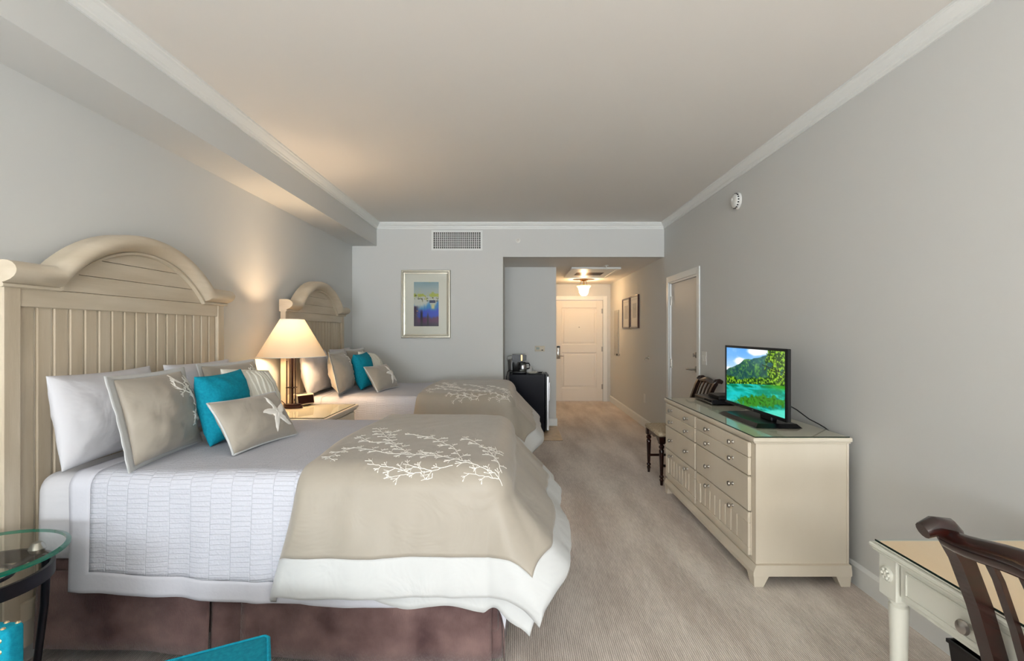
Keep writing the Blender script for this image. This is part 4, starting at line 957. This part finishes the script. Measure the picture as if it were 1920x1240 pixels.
# ------------------------------------------------------------------ chairs
def make_chair(label, loc, rz):
    c = thing('wooden_chair', label, 'chair', loc, rz, group='dark cherry wooden chairs')
    LEG = [(.012,0),(.014,.03),(.020,.05),(.013,.062),(.021,.075),(.021,.085),(.013,.095),(.015,.11),(.022,.30),(.0235,.325),(.016,.335),(.025,.35),(.025,.365),(.016,.375),(.016,.385)]
    for s in (-1,1):
        lg = obj('leg', MB().lathe(LEG, (.195, s*.215, 0), n=16), M['cherry'], c, smooth=True)
        obj('leg_block', MB().box(.17,.222,s*.215-.025,s*.215+.025,.385,.45,.003,1), M['cherry'], lg)
        path = [(-.27,s*.185,0),(-.235,s*.187,.16),(-.205,s*.19,.32),(-.19,s*.19,.45),(-.192,s*.192,.55),(-.212,s*.194,.66),(-.245,s*.196,.78),(-.285,s*.198,.89),(-.315,s*.2,.945)]
        obj('leg', MB().sweep(path, .036, .034, (0,1,0)), M['cherry'], c, smooth=True, sharp=50)
        obj('scroll', MB().tube([(-.298,s*.2,.945),(-.318,s*.2,.962),(-.35,s*.2,.966),(-.376,s*.2,.955)], [.019,.024,.023,.019], 12), M['cherry'], c, smooth=True)
    obj('top_rail', MB().tube([(-.318+.0*t*t, t*.2, .955-.012*(1-t*t)+ (.016*math.cos(t*3.0))) for t in np.linspace(-1,1,15)], [.020+.006*(1-abs(t)) for t in np.linspace(-1,1,15)], 12, flat=1.2), M['cherry'], c, smooth=True)
    obj('lower_rail', MB().box(-.207,-.183,-.175,.175,.545,.585,.005,2), M['cherry'], c)
    for y in (-.115,-.04,.04,.115):
        path = [(-.195,y,.58),(-.212,y,.66),(-.242,y,.77),(-.28,y,.88),(-.308,y*1.02,.94)]
        obj('slat', MB().sweep(path, .020, .011, (0,1,0)), M['cherry'], c, smooth=True, sharp=50)
    ap = [(-.17,.45),(-.17,.385),(-.13,.395),(-.08,.425),(0,.405),(.08,.425),(.13,.395),(.17,.385),(.17,.45)]
    for s in (-1,1): obj('apron', MB().prism([(x+.01,z) for x, z in ap], 'y', s*.215-.009, s*.215+.009), M['cherry'], c)
    obj('apron', MB().prism([(y*1.1,z) for y, z in ap], 'x', .190, .210), M['cherry'], c)
    obj('apron', MB().box(-.20,-.18,-.18,.18,.40,.45), M['cherry'], c)
    for s in (-1,1): obj('stretcher', MB().box(-.235,.195,s*.20-.010,s*.20+.010,.165,.188,.004,1), M['cherry'], c)
    obj('stretcher', MB().box(-.03,-.01,-.195,.195,.167,.186,.004,1), M['cherry'], c)
    mb = MB().box(-.185,.232,-.238,.238,.450,.498,.020,3); mb.v = [(x,y,z+(.014*(1-(y/.24)**2)*(1-((x-.02)/.22)**2) if z > .48 else 0)) for x, y, z in mb.v]
    obj('seat_cushion', mb, M['cushion'], c, smooth=True, sharp=0)
    return c
make_chair('dark cherry wooden chair standing beyond the dresser', (1.545, 4.68, 0), math.pi)
make_chair('dark cherry wooden chair pushed in at the desk', (1.345, .945, 0), 0.0)

# ------------------------------------------------------------------ desk
ex0, ex1, ey0, ey1, ez = 1.140, 1.900, .30, 1.555, .758
dk = thing('writing_desk', 'ivory writing desk with rosette legs and pale wood top', 'desk', ((ex0+ex1)/2,(ey0+ey1)/2,0)); o = dk.location
TP = [(.0,-.020),(.006,-.034),(.018,-.040),(.018,0),(.012,0),(.004,-.006)]
obj('top', MB(o).box(ex0+.016,ex1-.016,ey0+.016,ey1-.016,ez-.022,ez), M['desktop'], dk)
mb = MB(o)
for off, z0, z1 in ((.0,ez-.018,ez-.006),(.006,ez-.028,ez-.018),(.010,ez-.006,ez-.0005)):
    mb.box(ex0+off,ex0+.03,ey0+off,ey1-off,z0,z1,.003,1); mb.box(ex1-.03,ex1-off,ey0+off,ey1-off,z0,z1,.003,1)
    mb.box(ex0+.03,ex1-.03,ey0+off,ey0+.03,z0,z1); mb.box(ex0+.03,ex1-.03,ey1-.03,ey1-off,z0,z1)
obj('edge_moulding', mb, M['deskp'], dk)
mb = MB(o).box(ex0+.034,ex0+.05,ey0+.03,ey1-.03,ez-.150,ez-.028).box(ex1-.05,ex1-.034,ey0+.03,ey1-.03,ez-.150,ez-.028).box(ex0+.05,ex1-.05,ey0+.034,ey0+.05,ez-.150,ez-.028).box(ex0+.05,ex1-.05,ey1-.05,ey1-.034,ez-.150,ez-.028)
obj('apron', mb, M['deskp'], dk)
for ya_, yb_ in ((1.005,ey1-.10),(.40,.985)):
    dr = obj('drawer', MB(o).box(ex0+.024,ex0+.036,ya_,yb_,ez-.135,ez-.034,.002,1), M['deskp'], dk)
    for (a,b,c,dd) in ((ya_+.02,yb_-.02,ez-.052,ez-.046),(ya_+.02,yb_-.02,ez-.123,ez-.117),(ya_+.02,ya_+.026,ez-.117,ez-.052),(yb_-.026,yb_-.02,ez-.117,ez-.052)):
        obj('bead', MB(o).box(ex0+.020,ex0+.025,a,b,c,dd,.0015,1), M['deskp'], dr)
    obj('knob', MB(o).lathe([(.008,0),(.007,-.010),(.016,-.015),(.019,-.021),(.016,-.027),(.006,-.030)], (ex0+.024,(ya_+yb_)/2,ez-.086), axis='x', n=20), M['chrome'], dr, smooth=True)
for x in (ex0+.055,ex1-.055):
    for y in (ey0+.055,ey1-.055):
        lg = obj('leg', MB(o).lathe([(.014,0),(.018,.01),(.020,.04),(.016,.055),(.017,.06),(.0245,.50),(.027,.56),(.027,.575),(.022,.58),(.030,.592),(.030,ez-.150)], (x,y,0), n=24), M['deskp'], dk, smooth=True)
        obj('leg_block', MB(o).box(x-.036,x+.036,y-.036,y+.036,ez-.160,ez-.026,.003,1), M['deskp'], lg)
        if x < 1.5:
            obj('rosette', MB(o).lathe([(.023,0),(.023,-.004),(.019,-.007),(.017,-.004),(.010,-.004),(.008,-.008),(.003,-.010)], (x-.036,y,ez-.085), axis='x', n=20), M['deskp'], lg, smooth=True)
            for q in range(6):
                t = q*math.pi/3; obj('rosette_petal', MB(o).lathe([(.0055,0),(.0055,-.005),(.003,-.008)], (x-.039,y+.013*math.cos(t),ez-.085+.013*math.sin(t)), axis='x', n=8), M['deskp'], lg, smooth=True)
glass_sheet('clear glass sheet on the desk top', ex0+.012, ex1-.012, ey0+.012, ey1-.012, ez, M['gedged'], ('x0',))
wb = thing('waste_bin', 'black tapered waste bin under the desk', 'waste bin', (1.60, 1.47, 0))
def taper(a, b, h, t):
    A = [(-a,-b),(a,-b),(a,b),(-a,b)]; k = .78; mb = MB()
    V = [(x*k,y*k,0) for x, y in A]+[(x,y,h) for x, y in A]+[(x*(1-t/a),y*(1-t/b),h) for x, y in A]+[(x*(k-t/a),y*(k-t/b),.01) for x, y in A]
    F_ = [(3,2,1,0)]+[(i,(i+1)%4,4+(i+1)%4,4+i) for i in range(4)]+[(4+i,4+(i+1)%4,8+(i+1)%4,8+i) for i in range(4)]+[(8+i,8+(i+1)%4,12+(i+1)%4,12+i) for i in range(4)]+[(12,13,14,15)]
    return mb.add(V, F_)
obj('bucket', taper(.13,.165,.38,.006), M['black'], wb)
obj('rim', MB().box(-.134,.134,-.169,-.161,.372,.384).box(-.134,.134,.161,.169,.372,.384).box(-.134,-.126,-.161,.161,.372,.384).box(.126,.134,-.161,.161,.372,.384), M['black'], wb)

# ------------------------------------------------------------------ refrigerator niche
gx0, gx1, gy0, gy1, gz = -.10, .455, 6.72, 7.20, .83; ft = .010
rf = thing('mini_fridge', 'black mini refrigerator in the hall niche', 'refrigerator', ((gx0+gx1)/2,(gy0+gy1)/2,ft)); o = rf.location
obj('cabinet', MB(o).box(gx0,gx1-.055,gy0,gy1,ft+.015,gz,.006,2), M['blackcab'], rf)
dr = obj('door', MB(o).box(gx1-.050,gx1-.004,gy0,gy1,ft+.03,gz-.004,.004,1), M['black'], rf)
obj('steel_front', MB(o).box(gx1-.030,gx1,gy0-.002,gy1+.002,ft+.035,gz-.03,.004,1), M['steel'], dr)
obj('handle', MB(o).box(gx1,gx1+.02,gy0+.02,gy0+.05,.45,.72,.006,2), M['steel'], dr)
for x in (gx0+.04,gx1-.10):
    for y in (gy0+.04,gy1-.04): obj('foot', MB(o).lathe([(.018,ft),(.018,ft+.016)], (x,y,0), n=12), M['blackmatte'], rf)
cm = thing('coffee_maker', 'black drip coffee maker with carafe on the refrigerator', 'coffee maker', (.035, 6.90, gz)); 
obj('base', MB().box(-.095,.105,-.09,.09,0,.035,.008,2), M['black'], cm, smooth=True)
obj('tower', MB().box(-.095,.0,-.09,.09,.03,.27,.010,2), M['black'], cm, smooth=True)
obj('brew_head', MB().prism([(-.095,.165),(.03,.165),(.06,.18),(.108,.19),(.108,.262),(.095,.272),(-.095,.272)], 'y', -.092, .092), M['black'], cm)
obj('accent_strip', MB().box(.030,.048,-.0945,-.0915,.185,.268), M['brass'], cm)
cf = obj('carafe', MB().lathe([(.045,.036),(.056,.05),(.058,.09),(.052,.135),(.046,.15)], (.055,0,0), n=24), M['glassy'], cm, smooth=True)
obj('steel_band', MB().lathe([(.0595,.06),(.0605,.07),(.0605,.118),(.057,.125)], (.055,0,0), n=24, closed=False), M['steel'], cf, smooth=True)
obj('lid', MB().lathe([(.048,.148),(.048,.158),(.02,.164)], (.055,0,0), n=20), M['black'], cf, smooth=True)
obj('carafe_handle', MB().tube([(.105,-.02,.145),(.145,-.03,.145),(.155,-.03,.12),(.150,-.03,.075),(.115,-.02,.065)], .009, 8), M['black'], cf, smooth=True)
obj('power_cord', MB(cm.location).tube([(-.06,6.97,.86),(-.10,6.90,.875),(-.125,6.80,.86),(-.14,6.74,.80),(-.145,6.72,.60),(-.14,6.75,.30)], .005, 7), M['cord'], cm, smooth=True)
ib = thing('ice_bucket', 'silver ice bucket partly hidden behind the coffee maker', 'ice bucket', (-.055, 7.09, gz))
obj('bucket', MB().lathe([(.055,0),(.066,.01),(.072,.17),(.07,.175)], n=24), M['steel'], ib, smooth=True)
obj('lid', MB().lathe([(.072,.175),(.06,.19),(.02,.196),(.012,.21),(.004,.213)], n=24), M['steel'], ib, smooth=True)
obj('handle', MB().tube([(-.07,0,.16),(-.085,0,.20),(-.07,0,.235),(0,0,.25),(.07,0,.235)], .005, 8), M['steel'], ib, smooth=True)
cp = thing('coffee_mug', 'white mug standing behind the coffee carafe', 'mug', (.185, 7.02, gz))
obj('cup', MB().lathe([(.030,0),(.040,.008),(.042,.09),(.039,.09),(.036,.012),(.004,.010)], n=22), M['white'], cp, smooth=True)
obj('handle', MB().tube([(.038,0,.075),(.062,0,.07),(.066,0,.045),(.056,0,.022),(.038,0,.02)], .005, 8), M['white'], cp, smooth=True)
tr = thing('saucer', 'pale saucer of folded packets on the refrigerator', 'saucer', (.235, 6.86, gz))
obj('dish', MB().lathe([(.04,0),(.045,.004),(.078,.014),(.076,.017),(.04,.008),(.004,.007)], n=26), M['matb'], tr, smooth=True)
for i, (x, y, a) in enumerate(((-.01,0,.3),(.02,.01,-.4))):
    q = obj('packet', MB().box(-.035,.035,-.022,.022,0,.007,.002,1), M['matb'], tr, loc=(x,y,.012+.008*i)); q.rotation_euler = (0,0,a)
op = thing('bottle_opener', 'small black opener lying at the front of the refrigerator', 'bottle opener', (.345, 6.86, gz))
obj('handle', MB().tube([(-.055,0,.010),(-.02,0,.012),(.02,.004,.012)], [.008,.010,.007], 8), M['black'], op, smooth=True)
obj('head', MB().tube([(.02+.018*(1-math.cos(t)),.004+.014*math.sin(t),.012) for t in np.linspace(0,2*math.pi,13)], .004, 6), M['steel'], op, smooth=True)

# ------------------------------------------------------------------ glass side table
gt = thing('glass_side_table', 'round glass side table with iron ring beside the near bed', 'side table', (-1.868, 1.648, 0))
RG, ZG = .250, .655
obj('glass_top', MB().lathe([(.002,ZG-.012),(RG-.014,ZG-.012),(RG-.014,ZG),(.002,ZG)], n=64), M['paneg'], gt, smooth=True)
obj('bevelled_edge', MB().lathe([(RG-.014,ZG-.012),(RG,ZG-.011),(RG,ZG-.005),(RG-.014,ZG),(RG-.014,ZG-.012)], n=64, closed=False), M['gedge'], gt, smooth=True)
ring = obj('iron_ring', MB().lathe([(.195,.545),(.207,.545),(.207,.592),(.195,.592),(.195,.545)], n=64, closed=False), M['iron'], gt, smooth=True)
obj('inner_ring', MB().tube([(.10*math.cos(t),.10*math.sin(t),.575) for t in np.linspace(0,2*math.pi,33)], .007, 8), M['iron'], gt, smooth=True)
for k in range(3):
    t = R_(62+120*k); c_, s_ = math.cos(t), math.sin(t)
    lg = obj('leg', MB().tube([(.192*c_,.192*s_,.59),(.185*c_,.185*s_,.40),(.165*c_,.165*s_,.20),(.17*c_,.17*s_,.10),(.205*c_,.205*s_,.035),(.235*c_,.235*s_,.012)], [.014,.013,.012,.012,.013,.012], 10), M['iron'], gt, smooth=True)
    obj('arm', MB().tube([(.09*c_,.09*s_,.575),(.13*c_,.13*s_,.585),(.18*c_,.18*s_,.61),(.17*c_,.17*s_,.632)], .009, 8), M['iron'], gt, smooth=True)
    obj('finial', MB().lathe([(.010,.600),(.020,.606),(.026,.620),(.020,.634),(.014,.642)], (.165*c_,.165*s_,0), n=14), M['chrome'], gt, smooth=True)

# ------------------------------------------------------------------ teal armchair (mostly outside the frame) and ottoman
ac = thing('armchair', 'teal nailhead armchair, only its arm shows beside the glass table', 'armchair', (-1.70, 1.02, 0))
AX, AYT, AZT = .325, .325, .62
for s in (-1, 1):
    y0, y1 = (AYT-.048, AYT) if s > 0 else (-AYT, -AYT+.048)
    arm = obj('arm', MB().box(-.33, AX, y0, y1, .16, AZT, .010, 3), M['teal'], ac, smooth=True)
    mb = MB()
    for yy, sg in ((y0,-1),(y1,1)):
        for i in range(16):
            z = AZT-.028-i*.030
            mb.lathe([(.0065,0),(.0045,sg*.003),(.001,sg*.0042)], (AX-.022,yy,z), axis='y', n=8)
        for i in range(1, 20): mb.lathe([(.0065,0),(.0045,sg*.003),(.001,sg*.0042)], (AX-.022-i*.032,yy,AZT-.014), axis='y', n=8)
    for i in range(20):
        mb.lathe([(.0065,0),(.0045,.003),(.001,.0042)], (AX-.012-i*.032,y1-.009,AZT), n=8); mb.lathe([(.0065,0),(.0045,.003),(.001,.0042)], (AX-.022-i*.032,y0+.009,AZT), n=8)
    tag(obj('nailhead_trim', mb, M['nail'], arm, smooth=True), kind='stuff')
obj('seat', MB().box(-.28,.30,-AYT+.048,AYT-.048,.20,.44,.03,3), M['teal'], ac, smooth=True)
obj('backrest', MB().prism([(-.33,.20),(-.22,.20),(-.30,.90),(-.40,.90)], 'y', -AYT+.048, AYT-.048), M['teal'], ac)
for x in (-.28,.28):
    for y in (-.28,.28): obj('leg', MB().lathe([(.014,0),(.022,.17)], (x,y,0), n=12), M['legdark'], ac, smooth=True)
ot = thing('ottoman', 'teal linen ottoman corner at the bottom edge of the view', 'ottoman', (-.905, 1.215, 0), R_(208.0))
# local +x points along the edge running towards the lower left, +y along the other edge
mb = MB().box(-.255,.255,-.255,.255,.16,.452,.022,3)
obj('upholstery', mb, M['teal'], ot, smooth=True)
for z in (.447,):
    obj('welt', MB().tube([(-.235,-.249,z),(.235,-.249,z),(.247,-.240,z),(.249,-.235,z),(.249,.235,z),(.24,.247,z),(.235,.249,z),(-.235,.249,z),(-.247,.24,z),(-.249,.235,z),(-.249,-.235,z),(-.24,-.247,z),(-.235,-.249,z)], .006, 8), M['teal'], ot, smooth=True)
for x in (-.2,.2):
    for y in (-.2,.2): obj('leg', MB().lathe([(.014,0),(.022,.165)], (x,y,0), n=12), M['legdark'], ot, smooth=True)
